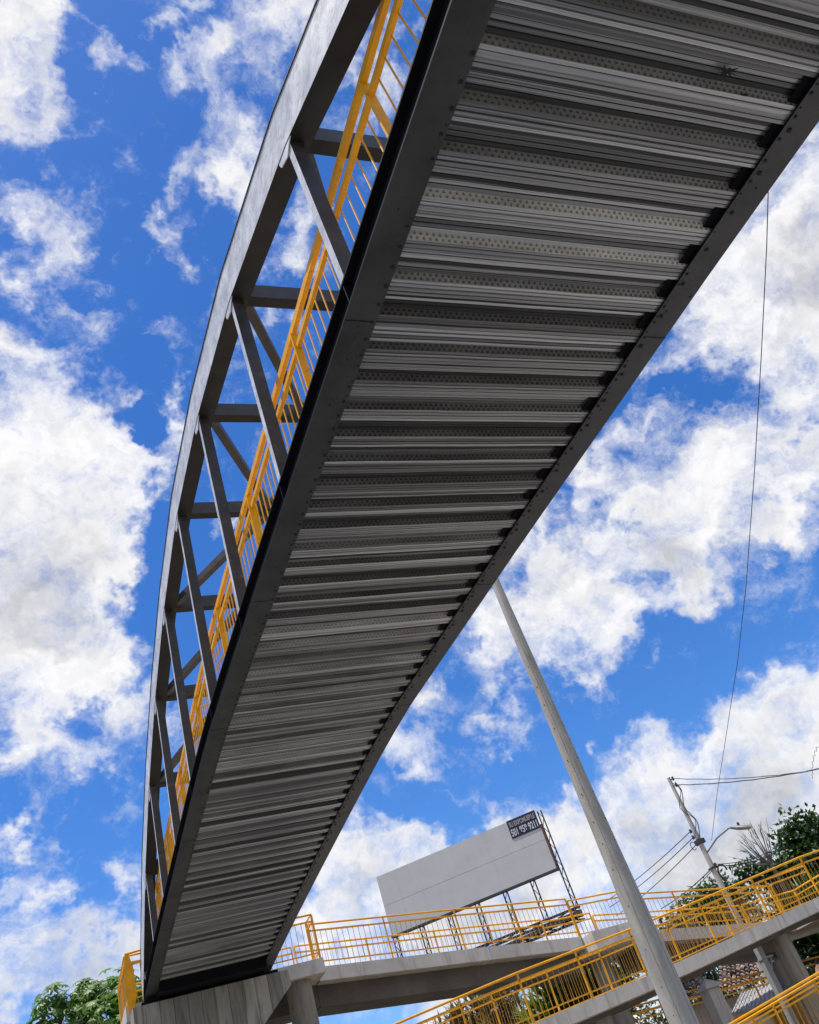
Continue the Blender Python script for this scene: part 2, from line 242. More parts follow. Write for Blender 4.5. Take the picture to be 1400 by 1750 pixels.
def leafm(name, col, col2, tr=0.35):
    def ex(mm, t, b, tcx):
        n, l = t.nodes, t.links
        src = b.inputs['Base Color'].links[0].from_socket
        ts = n.new('ShaderNodeBsdfTranslucent'); sc2 = n.new('ShaderNodeVectorMath'); sc2.operation = 'MULTIPLY'; sc2.inputs[1].default_value = (1.2, 1.6, 0.5)
        l.new(src, sc2.inputs[0]); l.new(sc2.outputs[0], ts.inputs[0])
        ms = n.new('ShaderNodeMixShader'); ms.inputs[0].default_value = tr
        l.new(b.outputs[0], ms.inputs[1]); l.new(ts.outputs[0], ms.inputs[2]); l.new(ms.outputs[0], t.nodes['Material Output'].inputs[0])
    return mat(name, col, 0.45, 0.0, 0, (1, 1, 1), 1.8, 0, col2=col2, extra=ex)
LEAF_BR = leafm('bright_leaf', (0.17, 0.27, 0.045), (0.06, 0.13, 0.025))
LEAF_DK = leafm('dark_leaf', (0.055, 0.095, 0.028), (0.018, 0.04, 0.015), 0.25)
LEAF_MD = leafm('mid_leaf', (0.07, 0.13, 0.03), (0.03, 0.06, 0.02), 0.3)
LEAF_YG = leafm('yellow_green_leaf', (0.20, 0.22, 0.04), (0.06, 0.11, 0.02), 0.3)
LEAF_BN = leafm('withered_leaf', (0.34, 0.22, 0.11), (0.12, 0.075, 0.04), 0.2)
TILE = mat('clay_tile', (0.30, 0.20, 0.15), 0.85, 0.0, 0.3, vs=3, bump=0.2, bscale=20, cell=(3.2, [(0.035, 0.035, 0.04), (0.30, 0.19, 0.14), (0.10, 0.085, 0.08), (0.36, 0.29, 0.24)]))
TIN = mat('white_roof_sheet', (0.40, 0.40, 0.39), 0.5, 0.2, 0.12)
TINR = mat('rusty_roof_sheet', (0.22, 0.14, 0.10), 0.7, 0.2, 0.4)
WALLM = mat('rendered_wall', (0.34, 0.31, 0.27), 0.9, 0.0, 0.2, vs=1.5)
WALLO = mat('ochre_wall', (0.45, 0.22, 0.05), 0.9, 0.0, 0.2, vs=1.5)
GLASS = mat('window_glass', (0.02, 0.025, 0.03), 0.12, 0.0, 0.1)

# ------------------------------------------------------------------ mesh helpers
ORG = {}
class MB:
    def __init__(s): s.v = []; s.f = []; s.m = []; s.sm = []
    def add(s, vs, fs, mi=0, smooth=False):
        o = len(s.v); s.v += [tuple(q) for q in vs]
        for a in fs: s.f.append(tuple(o + i for i in a)); s.m.append(mi); s.sm.append(smooth)
        return s
    def hexa(s, q, mi=0):      # 8 corners: bottom 4 ccw, top 4 ccw
        return s.add(q, [(0, 3, 2, 1), (4, 5, 6, 7), (0, 1, 5, 4), (1, 2, 6, 5), (2, 3, 7, 6), (3, 0, 4, 7)], mi)
    def box(s, x0, x1, y0, y1, z0, z1, mi=0):
        return s.hexa([(x0, y0, z0), (x1, y0, z0), (x1, y1, z0), (x0, y1, z0), (x0, y0, z1), (x1, y0, z1), (x1, y1, z1), (x0, y1, z1)], mi)
    def bar(s, a, b, wd, ht, up=(0, 0, 1), mi=0):
        a = Vector(a); b = Vector(b); d = (b - a).normalized(); u = Vector(up)
        r = d.cross(u)
        if r.length < 1e-4: r = d.cross(Vector((1, 0, 0)))
        r.normalize(); u = r.cross(d)
        r *= wd / 2; u *= ht / 2
        return s.hexa([a - r - u, a + r - u, b + r - u, b - r - u, a - r + u, a + r + u, b + r + u, b - r + u], mi)
    def tube(s, pts, rad, n=8, mi=0, smooth=True, caps=True):
        pts = [Vector(p) for p in pts]; rs = rad if isinstance(rad, (list, tuple)) else [rad] * len(pts)
        vs = []; prev = None
        for i, p in enumerate(pts):
            d = (pts[min(i + 1, len(pts) - 1)] - pts[max(i - 1, 0)]).normalized()
            a = prev if prev is not None else (Vector((0, 0, 1)) if abs(d.z) < 0.9 else Vector((1, 0, 0)))
            r = (a - d * a.dot(d)).normalized(); prev = r; t = d.cross(r)
            for k in range(n):
                an = 2 * math.pi * k / n; vs.append(p + (r * math.cos(an) + t * math.sin(an)) * rs[i])
        fs = [(i * n + k, i * n + (k + 1) % n, (i + 1) * n + (k + 1) % n, (i + 1) * n + k) for i in range(len(pts) - 1) for k in range(n)]
        s.add(vs, fs, mi, smooth)
        if caps:
            o = (len(pts) - 1) * n
            s.add([vs[k] for k in range(n)], [tuple(reversed(range(n)))], mi); s.add([vs[o + k] for k in range(n)], [tuple(range(n))], mi)
        return s
    def prism(s, poly, axis, a0, a1, mi=0):   # poly of 2D points extruded along axis 'x','y','z'
        def P(u, v, t): return {'y': (u, t, v), 'x': (t, u, v), 'z': (u, v, t)}[axis]
        n = len(poly); vs = [P(u, v, a0) for u, v in poly] + [P(u, v, a1) for u, v in poly]
        return s.add(vs, [tuple(range(n)), tuple(range(2 * n - 1, n - 1, -1))] + [(i, n + i, n + (i + 1) % n, (i + 1) % n) for i in range(n)], mi)
    def build(s, name, mats, parent=None, loc=None):
        me = bpy.data.meshes.new(name)
        if parent is not None: o = Vector(ORG[parent.name])
        else: o = Vector(loc) if loc is not None else Vector((0, 0, 0))
        me.from_pydata([(a - o.x, b - o.y, c - o.z) for a, b, c in s.v], [], s.f)
        mats = mats if isinstance(mats, (list, tuple)) else [mats]
        for q in mats: me.materials.append(q)
        me.polygons.foreach_set('material_index', s.m); me.polygons.foreach_set('use_smooth', s.sm)
        me.update()
        import bmesh
        if len(s.f) < 60000:
            bm = bmesh.new(); bm.from_mesh(me); bmesh.ops.recalc_face_normals(bm, faces=bm.faces) if not getattr(s, 'open', False) else None
            bm.to_mesh(me); bm.free()
        ob = bpy.data.objects.new(name, me); C.objects.link(ob)
        if parent is not None: ob.parent = parent
        else: ob.location = o
        ORG[ob.name] = tuple(o)
        return ob
def tag(o, label, cat, group=None):
    o['label'] = label; o['category'] = cat
    if group: o['group'] = group
    return o
def thing(name, label, cat, loc, group=None):
    e = bpy.data.objects.new(name, None); C.objects.link(e); e.location = loc; e.empty_display_size = 0.3
    ORG[e.name] = tuple(loc); return tag(e, label, cat, group)
def struct(name, mb, m, loc=None):
    o = mb.build(name, m, None, loc); o['kind'] = 'structure'; return o
def polar(az, el, D):          # bearing and elevation in degrees from where the photographer stood
    return Vector((D * math.sin(R_(az)), D * math.cos(R_(az)), 1.6 + D * math.tan(R_(el))))
def interp(tab, y):
    if y <= tab[0][0]: (a, b), (c, d) = tab[0], tab[1]
    elif y >= tab[-1][0]: (a, b), (c, d) = tab[-2], tab[-1]
    else:
        for (a, b), (c, d) in zip(tab, tab[1:]):
            if a <= y <= c: break
    return b + (d - b) * (y - a) / (c - a)
EZ = 1.6

# ------------------------------------------------------------------ ground, road, pavements
g = MB(); g.add([(-600, -600, 0), (600, -600, 0), (600, 900, 0), (-600, 900, 0)], [(0, 1, 2, 3)]); struct('ground', g, GROUND)
g = MB(); g.box(-300, 300, -1.5, 17.5, -0.3, 0.006); struct('road', g, ASPH)
for a, b, nm in ((17.5, 20.0, 'pavement'), (-6.0, -1.5, 'pavement')):
    g = MB(); g.box(-300, 300, a, b, -0.3, 0.14); struct(nm, g, PAVE)
g = MB()
for i in range(-20, 21): g.box(i * 7.0, i * 7.0 + 3.0, 7.93, 8.07, 0.007, 0.010)
g.box(-300, 300, 17.1, 17.22, 0.007, 0.010); g.box(-300, 300, -1.2, -1.08, 0.007, 0.010)
struct('road_marking', g, WHITE)

# ------------------------------------------------------------------ footbridge
XL, XR = 2.28, 5.28
ZB = [(-0.6, 4.74), (1.5, 4.94), (3.0, 5.075), (5.0, 5.22), (7.0, 5.37), (9.0, 5.50), (11.2, 5.645), (12.4, 5.67), (14.0, 5.645), (16.0, 5.595), (18.0, 5.54), (20.0, 5.475), (22.0, 5.39), (24.0, 5.29)]
ZB = [(y, z + EZ) for y, z in ZB]
ZT = [(-0.6, 4.90), (1.3, 6.13), (3.72, 7.43), (6.14, 8.38), (8.56, 8.97), (10.98, 9.26), (13.4, 9.13), (15.82, 8.72), (18.24, 8.06), (20.66, 7.12), (23.1, 5.78), (24.0, 5.25)]
ZT = [(y, z + EZ) for y, z in ZT]
zb = lambda y: interp(ZB, y)
zt = lambda y: interp(ZT, y)
NODES = [1.3, 3.72, 6.14, 8.56, 10.98, 13.4, 15.82, 18.24, 20.66, 23.1]
YS = [-0.5] + [y for y in [i * 0.8 for i in range(0, 30)]] + [23.9]
br = thing('footbridge', 'charcoal steel arched truss footbridge with ribbed metal underside crossing overhead', 'footbridge', (3.78, 11.7, 0))
def sweep(mb, x0, x1, za, zc, ys, fn, mi=0):       # box section following a height curve
    vs = []; 
    for y in ys: z = fn(y); vs += [(x0, y, z + za), (x1, y, z + za), (x1, y, z + zc), (x0, y, z + zc)]
    fs = [(0, 1, 2, 3)]; n = len(ys)
    for i in range(n - 1):
        for k in range(4): fs.append((i * 4 + k, (i + 1) * 4 + k, (i + 1) * 4 + (k + 1) % 4, i * 4 + (k + 1) % 4))
    o = (n - 1) * 4; fs.append((o + 3, o + 2, o + 1, o)); mb.add(vs, fs, mi)
PITCH = 0.348
PH0 = 1.73 - PITCH * 6      # first module start (just below the frame edge of the deck)
for side in (0, 1):
    sx = 1 if side == 0 else -1; xo = XL if side == 0 else XR
    def X(a): return xo + sx * a
    ch = MB(); sweep(ch, min(X(0), X(.257)), max(X(0), X(.257)), 0, .018, YS, zb)
    bc = ch.build('bottom_chord', [FLANGE if side == 0 else FLANGE2, BLACK], br)
    for p in bc.data.polygons:
        if p.normal.z > -.5: p.material_index = 1  # flange edges coloured black to suppress a sunlit lip
    wb = MB(); sweep(wb, min(X(.075), X(.095)), max(X(.075), X(.095)), .018, .235, YS, zb)
    sweep(wb, min(X(0.0), X(.20)), max(X(0.0), X(.20)), .235, .252, YS, zb)
    for y in NODES:            # stiffener plates inside the channel
        wb.box(min(X(.006), X(.074)), max(X(.006), X(.074)), y - .006, y + .006, zb(y) + .019, zb(y) + .234)
    wb.build('web', BLACK, bc)
    # black strip added in place of the dark void at the sheet ends
    an = MB(); sweep(an, min(X(.10), X(.335 if side else .20)), max(X(.10), X(.335 if side else .20)), .0345, .040, YS, zb)
    an.build('void_strip', BLACK, bc)
    y = -0.3; k = 0; rr = random.Random(3 + side); RV = []
    while y < 23.7:
        if rr.random() < .85: RV.append((X(.222 + .012 * rr.random()), y, .012 + .004 * rr.random()))
        if k % 2 == 0 and side == 1: RV.append((X(.20), y + .1, .019))
        if rr.random() < .5: RV.append((X(.235), y + .11, .008))
        if rr.random() < .12: RV.append((X(.03 + .15 * rr.random()), y + .05, .009))
        y += .174; k += 1
    def rivet(mb, q): mb.tube([(q[0], q[1], zb(q[1]) + .001), (q[0], q[1], zb(q[1]) - q[2] * .6), (q[0], q[1], zb(q[1]) - q[2])], [q[2], q[2] * .9, q[2] * .45], 8)
    vis = [q for q in RV if q[1] > 1.4]; vis.sort(key=lambda q: q[1])
    for q in vis[:100]:
        rv = MB(); rivet(rv, q); rv.build('rivet', RIVET, bc)
    rv = MB()
    for q in vis[100:] + [q for q in RV if q[1] <= 1.4]: rivet(rv, q)
    rv.build('rivets', RIVET, bc)['kind'] = 'stuff'
    # splice seams in the flange: thin proud cover strips
    for y in (3.87, 7.9, 11.2, 15.0, 19.2):
        sp = MB(); sp.box(min(X(.002), X(.21)), max(X(.002), X(.21)), y - .005, y + .005, zb(y) - .003, zb(y) + .006)
        sp.build('splice_seam', RIVET, bc)
    tcm = MB(); ys = [0.2] + NODES + [23.85]
    vs = []
    x0, x1 = min(X(0), X(.225)), max(X(0), X(.225)); n = len(ys)
    for i, y in enumerate(ys):     # top chord section, constant depth square to the chord
        a = (zt(ys[min(i + 1, n - 1)]) - zt(ys[max(i - 1, 0)])) / (ys[min(i + 1, n - 1)] - ys[max(i - 1, 0)])
        h = .50 * math.sqrt(1 + a * a) * (1.0 if 0 < i < n - 1 else .8)
        z = zt(y); vs += [(x0, y, z), (x1, y, z), (x1, y, z + h), (x0, y, z + h)]
    fs = [(0, 1, 2, 3), (n * 4 - 1, n * 4 - 2, n * 4 - 3, n * 4 - 4)]
    for i in range(n - 1):
        for k in range(4): fs.append((i * 4 + k, (i + 1) * 4 + k, (i + 1) * 4 + (k + 1) % 4, i * 4 + (k + 1) % 4))
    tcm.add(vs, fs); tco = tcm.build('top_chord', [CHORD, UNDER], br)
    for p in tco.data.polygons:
        if p.normal.z < -0.3: p.material_index = 1  # downward faces take the dark copy: painted shade
    lip = MB()
    for i in range(n - 1):
        a, b = vs[i * 4 + 3], vs[i * 4 + 7]; xe = X(-.012)
        lip.hexa([(min(xe, X(.225)), a[1], a[2] + .001), (max(xe, X(.225)), a[1], a[2] + .001), (max(xe, X(.225)), b[1], b[2] + .001), (min(xe, X(.225)), b[1], b[2] + .001),
                  (min(xe, X(.225)), a[1], a[2] + .016), (max(xe, X(.225)), a[1], a[2] + .016), (max(xe, X(.225)), b[1], b[2] + .016), (min(xe, X(.225)), b[1], b[2] + .016)])
    lip.build('cover_plate', STEEL, tco)
    for y in NODES[:-1]:
        n0 = lambda d: zt(y + d) if y + d > .2 else zt(.2)
        gp = MB(); gp.prism([(y - .12, n0(-.12) + .01), (y + .26, n0(.26) + .01), (y + .23, n0(.23) - .09), (y + .06, n0(.06) - .13)], 'x', min(X(.006), X(.016)), max(X(.006), X(.016)))
        gp.build('gusset_plate', CHORD, tco)
    for y in NODES:
        vm = MB(); vm.box(min(X(.020), X(.155)), max(X(.020), X(.155)), y - .045, y + .045, zb(y) + .253, zt(y) + .02); vp_ = vm.build('vertical_post', [STEEL, CHORD], br)
        for p in vp_.data.polygons:
            if abs(p.normal.x) > .9: p.material_index = 1  # side faces take the pale copy: side light put into the colour
for y in NODES:
    if zt(y) - zb(y) < 1.2: continue
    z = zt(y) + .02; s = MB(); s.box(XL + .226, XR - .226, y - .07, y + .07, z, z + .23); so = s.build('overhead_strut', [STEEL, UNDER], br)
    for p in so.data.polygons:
        if p.normal.z < -.5: p.material_index = 1  # strut bottoms carry painted shade as well
xm = (XL + XR) / 2
for i in range(len(NODES) - 1):
    ya, yb = NODES[i], NODES[i + 1]
    if min(zt(ya), zt(yb)) < zb(12) + 1.0: continue
    for xa in (XL + .21, XR - .21):
        if i < 4: p, q = (xa, ya + .05, zt(ya) + .11), (xm, yb - .1, zt(yb) + .11)
        else: p, q = (xa, yb - .05, zt(yb) + .11), (xm, ya + .1, zt(ya) + .11)
        s = MB(); s.bar(p, q, .11, .13); s.build('lateral_brace', STEEL, br)

# ribbed steel deck
dk = MB(); dk.open = True
prof = [(0, 0.0), (.030, 0.0), (.032, .007), (.037, .007), (.039, 0.0), (.062, 0.0), (.066, .016), (.074, .016), (.078, 0.003), (.106, .003), (.108, .010), (.113, .010), (.115, .003), (.140, 0.003), (.150, .030), (.172, .034), (.175, .050), (.181, .050), (.184, .042), (.212, .044), (.215, .058), (.221, .058), (.224, .050), (.254, .052), (.257, .066), (.263, .066), (.266, .058), (.302, .060)]
prof = [(t, h * .78) for t, h in prof]
x0, x1 = XL + .10, XR - .10
y = PH0; vs = []; fs = []; mi = []; NX = 7; rr = random.Random(11)
rows = []
while y < 22.6:
    for t, h in prof: rows.append((y + t, h, 0))
    rows[-1] = (rows[-1][0], rows[-1][1], 1)      # next face (the web facing the near side) is embossed
    y += PITCH
jit = [0.0] * len(rows); off = 0
for i, (yy, h, e) in enumerate(rows):
    if i % 84 == 0: off = rr.uniform(-.003, .003)
    for k in range(NX):
        xx = x0 + (x1 - x0) * k / (NX - 1)
        sag = 0.0025 * math.sin(xx * 5 + i * .13) * (1 if 0 < k < NX - 1 else 0) + (rr.uniform(-.0012, .0012) if 0 < k < NX - 1 else 0)
        vs.append((xx, yy, zb(yy) + .021 + h + off * .5 + sag))
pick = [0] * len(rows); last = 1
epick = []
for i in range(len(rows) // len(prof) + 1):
    yy = PH0 + i * PITCH; epick.append(rr.choice((5, 5, 6)) if yy < 2.8 else rr.choice((4, 4, 4, 5)) if yy < 8.0 else rr.choice((6, 6, 5)) if yy < 12.4 else rr.choice((0, 1, 5)))  # web tone set by distance: changing reflection along the deck painted in
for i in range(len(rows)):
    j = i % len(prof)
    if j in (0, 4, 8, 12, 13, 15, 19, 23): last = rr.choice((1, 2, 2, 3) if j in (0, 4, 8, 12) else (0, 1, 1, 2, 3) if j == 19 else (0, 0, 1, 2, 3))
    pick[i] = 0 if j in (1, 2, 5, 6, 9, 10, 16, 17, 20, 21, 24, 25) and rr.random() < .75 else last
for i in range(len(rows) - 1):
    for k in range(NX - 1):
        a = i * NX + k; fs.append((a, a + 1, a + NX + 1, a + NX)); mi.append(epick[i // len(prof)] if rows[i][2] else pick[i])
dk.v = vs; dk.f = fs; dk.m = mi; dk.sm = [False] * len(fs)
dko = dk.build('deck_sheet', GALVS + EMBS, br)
TARm = mat('tar_smear', (0.012, 0.012, 0.012), 0.7)
rr = random.Random(21)
for bx, by, R0, nn in ((4.30, 1.60, .10, 11), (4.55, 1.72, .035, 6), (3.05, 2.02, .02, 6)):      # tar smears stuck under the sheets
    s = MB(); s.open = True; cz = zb(by) + .0195; ring = []
    for k in range(nn * 2): an = math.pi * k / nn; q = R0 * (rr.uniform(.55, 1.15) if k % 2 else rr.uniform(.15, .4)); ring.append((bx + q * 1.5 * math.cos(an), by + q * .55 * math.sin(an), cz - .001))
    s.add([(bx, by, cz - .004)] + ring, [(0, 1 + k, 1 + (k + 1) % (nn * 2)) for k in range(nn * 2)]); s.build('tar_smear', TARm, dko)
slab = MB(); sweep(slab, XL + .105, XR - .105, .100, .19, YS, zb); slab.build('deck_slab', CONC, br)
eb = MB(); eb.box(XL + .26, XR - .26, 22.72, 23.86, zb(23.5) - .10, zb(23.5) + .30); eb.build('end_girder', BLACK, br)

# railings of the footbridge
def bridge_rail(xr, ins):
    r = MB(); ys = [y for y in YS if y > 0.0]
    sweep(r, xr - .024, xr + .024, 1.65, 1.735, ys, zb); ro = r.build('railing', YEL, br)
    r = MB(); xs = xr + ins * .003
    sweep(r, xs - .021, xs + .021, 1.43, 1.49, ys, zb); r.build('second_rail', YEL, ro)
    r = MB(); sweep(r, xs - .02, xs + .02, .33, .37, ys, zb); r.build('lower_rail', YEL, ro)
    y = 0.17; pp = []
    while y < 23.8:
        p = MB(); p.box(xr - .04, xr + .04, y - .012, y + .012, zb(y) + .19, zb(y) + 1.655)
        p.build('post', YEL, ro); pp.append(y); y += 2.62
    for a, b in zip(pp, pp[1:] + [23.8]):
        p = MB(); k = int((b - a) / .163); 
        for i in range(1, k): yy = a + (b - a) * i / k; p.tube([(xs, yy, zb(yy) + .19), (xs, yy, zb(yy) + 1.41)], .0085, 6)
        p.build('baluster_panel', YEL, ro)
bridge_rail(XL + .30, 1); bridge_rail(XR - .30, -1)

# ------------------------------------------------------------------ piers
def hammerhead(y0, y1, top, label):
    e = thing('hammerhead_pier', label, 'bridge pier', (3.8, (y0 + y1) / 2, 0), 'concrete piers under the two bridge ends')
    c = MB(); t = top
    c.prism([(1.98, t), (5.58, t), (5.60, t - .34), (4.78, t - 1.05), (4.55, t - 1.35), (4.55, t - 1.9), (3.0, t - 1.9), (3.0, t - 1.5), (1.98, t - .62)], 'y', y0, y1)
    c.build('cross_head', BOARD, e)
    c = MB(); c.box(3.05, 4.5, y0 + .05, y1 - .05, -.3, t - 1.9); c.build('shaft', BOARD, e)
    for x in (XL + .13, XR - .13):
        b = MB(); b.box(x - .22, x + .22, y0 + .12, y1 - .1, t + .001, t + .09); b.build('bearing_pad', BLACK, e)
hammerhead(23.15, 24.05, 5.13 + EZ, 'board marked concrete hammerhead pier carrying the far end of the footbridge')
hammerhead(-1.1, -.2, 4.55 + EZ, 'board marked concrete hammerhead pier carrying the near end of the footbridge')

def column(x, y, ztop, r, label, name='concrete_column', head=None, group=None):
    e = thing(name, label, 'column', (x, y, 0), group)
    c = MB(); c.tube([(x, y, -.2), (x, y, ztop)], r, 28); c.build('shaft', SHADEC, e)
    if head:
        c = MB(); c.box(*head); c.build('cross_head', CONC, e)
    return e

# ------------------------------------------------------------------ ramps
def railrun(parent, pts, post_sp=1.73, bal=.145, bthin=.007, off=Vector((0, 0, 0)), hi=1.1, posts=True, fat=1.0):
    """railing along a polyline of deck-edge points"""
    pts = [Vector(p) + off for p in pts]; up = Vector((0, 0, 1))
    r = MB(); r.tube([p + up * hi for p in pts], .026 * fat, 8); ro = r.build('railing', YEL, parent)
    r = MB()
    for a, b in zip(pts, pts[1:]): r.bar(a + up * (hi - .17), b + up * (hi - .17), .055 * fat, .035 * fat)
    r.build('second_rail', YEL, ro)
    r = MB()
    for a, b in zip(pts, pts[1:]): r.bar(a + up * .14, b + up * .14, .035 * fat, .03 * fat)
    r.build('lower_rail', YEL, ro)
    for a, b in zip(pts, pts[1:]):
        Ln = (b - a).length; n = max(1, round(Ln / post_sp))
        for i in range(n + 1):
            p = a.lerp(b, i / n); q = MB(); q.bar(p - up * .04, p + up * (hi - .02), .055 * fat, .028 * fat, up=(b - a)); 
            if i < n or b is pts[-1]: q.build('post', YEL, ro)
            if i < n:
                c = a.lerp(b, (i + 1) / n); q = MB(); k = max(2, int((c - p).length / bal))
                for j in range(1, k): s = p.lerp(c, j / k); q.tube([s + up * .14, s + up * (hi - .17)], bthin, 5, caps=False)
                q.build('baluster_panel', BAL, ro)
    return ro
def ramp(name, label, pts, wd, th=.34, stem=None, rails=(True, True), group=None, fat=1.0):
    """pts: near-edge top points (x, y, zrel)"""
    P = [Vector((x, y, z + EZ)) for x, y, z in pts]
    e = thing(name, label, 'ramp', (P[0].x, P[0].y, 0), group)
    s = MB(); w = Vector((0, wd, 0))
    for a, b in zip(P, P[1:]):
        d = Vector((0, 0, th)); s.hexa([a - d, b - d, b - d + w, a - d + w, a, b, b + w, a + w])
    s.build('slab', CONC, e)
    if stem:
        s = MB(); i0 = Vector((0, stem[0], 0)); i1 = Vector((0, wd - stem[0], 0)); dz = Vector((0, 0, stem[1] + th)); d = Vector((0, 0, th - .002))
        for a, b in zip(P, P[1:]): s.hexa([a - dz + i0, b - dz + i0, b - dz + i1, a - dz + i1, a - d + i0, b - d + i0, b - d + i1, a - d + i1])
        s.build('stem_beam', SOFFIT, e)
    if rails[0]: railrun(e, P, off=Vector((0, .05, 0)), fat=fat)
    if rails[1]: railrun(e, P, off=Vector((0, wd - .05, 0)), fat=fat)
    return e
ramp('access_ramp', 'upper concrete ramp with yellow railings leading right from the bridge landing', [(6.77, 24.9, 5.40), (11.0, 24.9, 4.91), (14.58, 24.9, 4.47)], 2.0, .34, (.45, .52))
ramp('access_ramp', 'upper concrete ramp seen behind the big pole, sloping down from the mid landing', [(16.42, 24.9, 4.22), (22.0, 24.9, 3.36)], 2.0, .34, (.45, .45))
ramp('access_ramp', 'middle concrete ramp with double yellow railings passing behind the tall concrete pole', [(4.0, 21.3, 1.67), (10.5, 21.3, 2.33), (13.9, 21.3, 2.59), (16.3, 21.3, 2.82), (20.3, 21.3, 3.24), (22.0, 21.3, 3.34)], 1.9, .32, (.6, .10), fat=1.05)
ramp('access_ramp', 'lowest concrete ramp with yellow railing in the bottom right corner', [(10.0, 18.3, -.72), (14.0, 18.3, -.17), (20.0, 18.3, .62)], 1.8, .30, None, fat=1.05)
ramp('access_ramp', 'shaded low ramp with orange railings below the middle ramp', [(12.0, 26.0, 1.50), (17.0, 26.0, 1.38), (24.0, 26.0, 1.15)], 1.9, .30, None)

ld = thing('landing', 'concrete landing slab with yellow railings at the far end of the footbridge', 'landing', (4.3, 25.5, 0))
s = MB(); s.box(1.9, 6.76, 24.10, 27.0, 5.08 + EZ, 5.42 + EZ); s.build('slab', CONC, ld)
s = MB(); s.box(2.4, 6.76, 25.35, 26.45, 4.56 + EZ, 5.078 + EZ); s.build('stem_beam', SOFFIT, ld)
zl = 5.42 + EZ
railrun(ld, [(5.42, 24.16, zl), (6.70, 24.16, zl), (6.70, 24.86, zl)], post_sp=1.3)
railrun(ld, [(2.5, 24.16, zl), (1.98, 24.16, zl), (1.98, 26.94, zl), (6.7, 26.94, zl)], post_sp=1.7)
s = MB(); zz = zl - .2       # broad tapered end plate
s.prism([(1.99, zz - .05), (2.06, zz - .05), (2.17, zz + .35), (2.15, zz + .95), (2.06, zz + 1.32), (1.98, zz + 1.32), (1.93, zz + .9), (1.93, zz + .3)], 'y', 23.98, 24.01)
s.build('end_plate', YEL, ld)
s = MB(); s.tube([(2.0, 24.0, zl + 1.1), (2.46, 23.95, zl + 1.12), (2.70, 23.75, zb(23.8) + 1.56)], .03, 8)
s.tube([(2.1, 24.0, zl + .85), (2.5, 23.95, zl + .87), (2.72, 23.75, zb(23.8) + 1.36)], .03, 8); s.build('rail_return', YEL, ld)
s = MB(); s.tube([(5.0, 23.8, zb(23.8) + 1.56), (5.9, 23.95, zl + 1.32), (6.45, 24.1, zl + 1.36), (6.2, 24.2, zl + 1.12)], .028, 8); s.build('rail_return', YEL, ld)
lm = thing('landing', 'small projecting concrete landing halfway along the upper ramp', 'landing', (15.5, 25.5, 0))
s = MB(); s.box(14.6, 16.4, 24.25, 27.05, 3.92 + EZ, 4.40 + EZ); s.build('slab', CONC, lm)
railrun(lm, [(14.62, 24.95, 4.40 + EZ), (16.38, 24.95, 4.32 + EZ)]); railrun(lm, [(14.62, 26.9, 4.40 + EZ), (16.38, 26.9, 4.32 + EZ)])
lr = thing('landing', 'far right concrete landing where upper and middle ramps meet', 'landing', (23.3, 24.1, 0))
s = MB(); s.box(22.02, 24.6, 21.3, 26.9, 3.02 + EZ, 3.36 + EZ); s.build('slab', CONC, lr)
railrun(lr, [(22.1, 21.36, 3.36 + EZ), (24.5, 21.36, 3.36 + EZ), (24.5, 26.84, 3.36 + EZ), (22.1, 26.84, 3.36 + EZ)])
column(6.12, 24.62, 5.078 + EZ, .33, 'round concrete column right beside the bridge end pier')
column(15.3, 25.6, 3.92 + EZ, .30, 'round concrete column under the mid landing, seen through yellow railings')
column(19.0, 22.25, 2.72 + EZ, .27, 'round concrete column under the middle ramp near the tiled roof')
column(12.7, 22.25, 2.1 + EZ, .30, 'stout shaded column under the middle ramp left of the tall pole')
column(6.2, 22.25, 1.2 + EZ, .27, 'round concrete column under the low end of the middle ramp')
column(21.6, 25.9, 2.5 + EZ, .30, 'dark round column behind the one near the tiled roof')
column(23.3, 24.0, 3.02 + EZ, .30, 'round concrete column under the far right landing')
column(10.8, 25.9, 4.1 + EZ, .30, 'round concrete column beneath the upper ramp stem') if False else None

# ------------------------------------------------------------------ tall concrete pole in front of the ramps
p = polar(33.9, 0, 16.0); p.z = 0
e = thing('concrete_pole', 'tall tapered grey concrete pole leaning across the view in front of the ramps', 'pole', p)
zs = [-.3, 3.78, 3.80, 6, 9, 12.5]
s = MB(); s.tube([(p.x, p.y, z) for z in (-.3, 3.80)], [.232, .205], 32); s.build('shaft', POLEC, e)
s = MB(); s.tube([(p.x, p.y, z) for z in (3.803, 6, 9, 12.6)], [.192, .150, .112, .070], 32); s.build('upper_shaft', POLEC, e)
s = MB()
for k in range(17):
    z = 2.6 + k * .52 + .13 * math.sin(k * 5.1); an = R_(-75 + (k % 2) * 12)
    r = (.205 + .0066 * (3.8 - z)) if z < 3.8 else (.192 - .0150 * (z - 3.8))
    d = Vector((math.sin(an), -math.cos(an), 0))
    for a2 in (R_(28), R_(-62)):
        d = Vector((math.sin(a2), -math.cos(a2), 0)); c = Vector((p.x, p.y, z)) + d * (r - .012)
        s.tube([c, c + d * .012], .009, 8)
s.build('step_hole_plugs', RIVET, e)
for a2 in (18, -40):
    d = Vector((math.sin(R_(a2)), -math.cos(R_(a2)), 0)); s = MB()
    s.tube([Vector((p.x, p.y, z)) + d * r_ for z, r_ in ((0, .230), (3.79, .205))], .004, 5); s.tube([Vector((p.x, p.y, z)) + d * r_ for z, r_ in ((3.81, .191), (6, .149), (9, .111), (12.5, .070))], .004, 5); s.build('mould_seam', SHADEC, e)

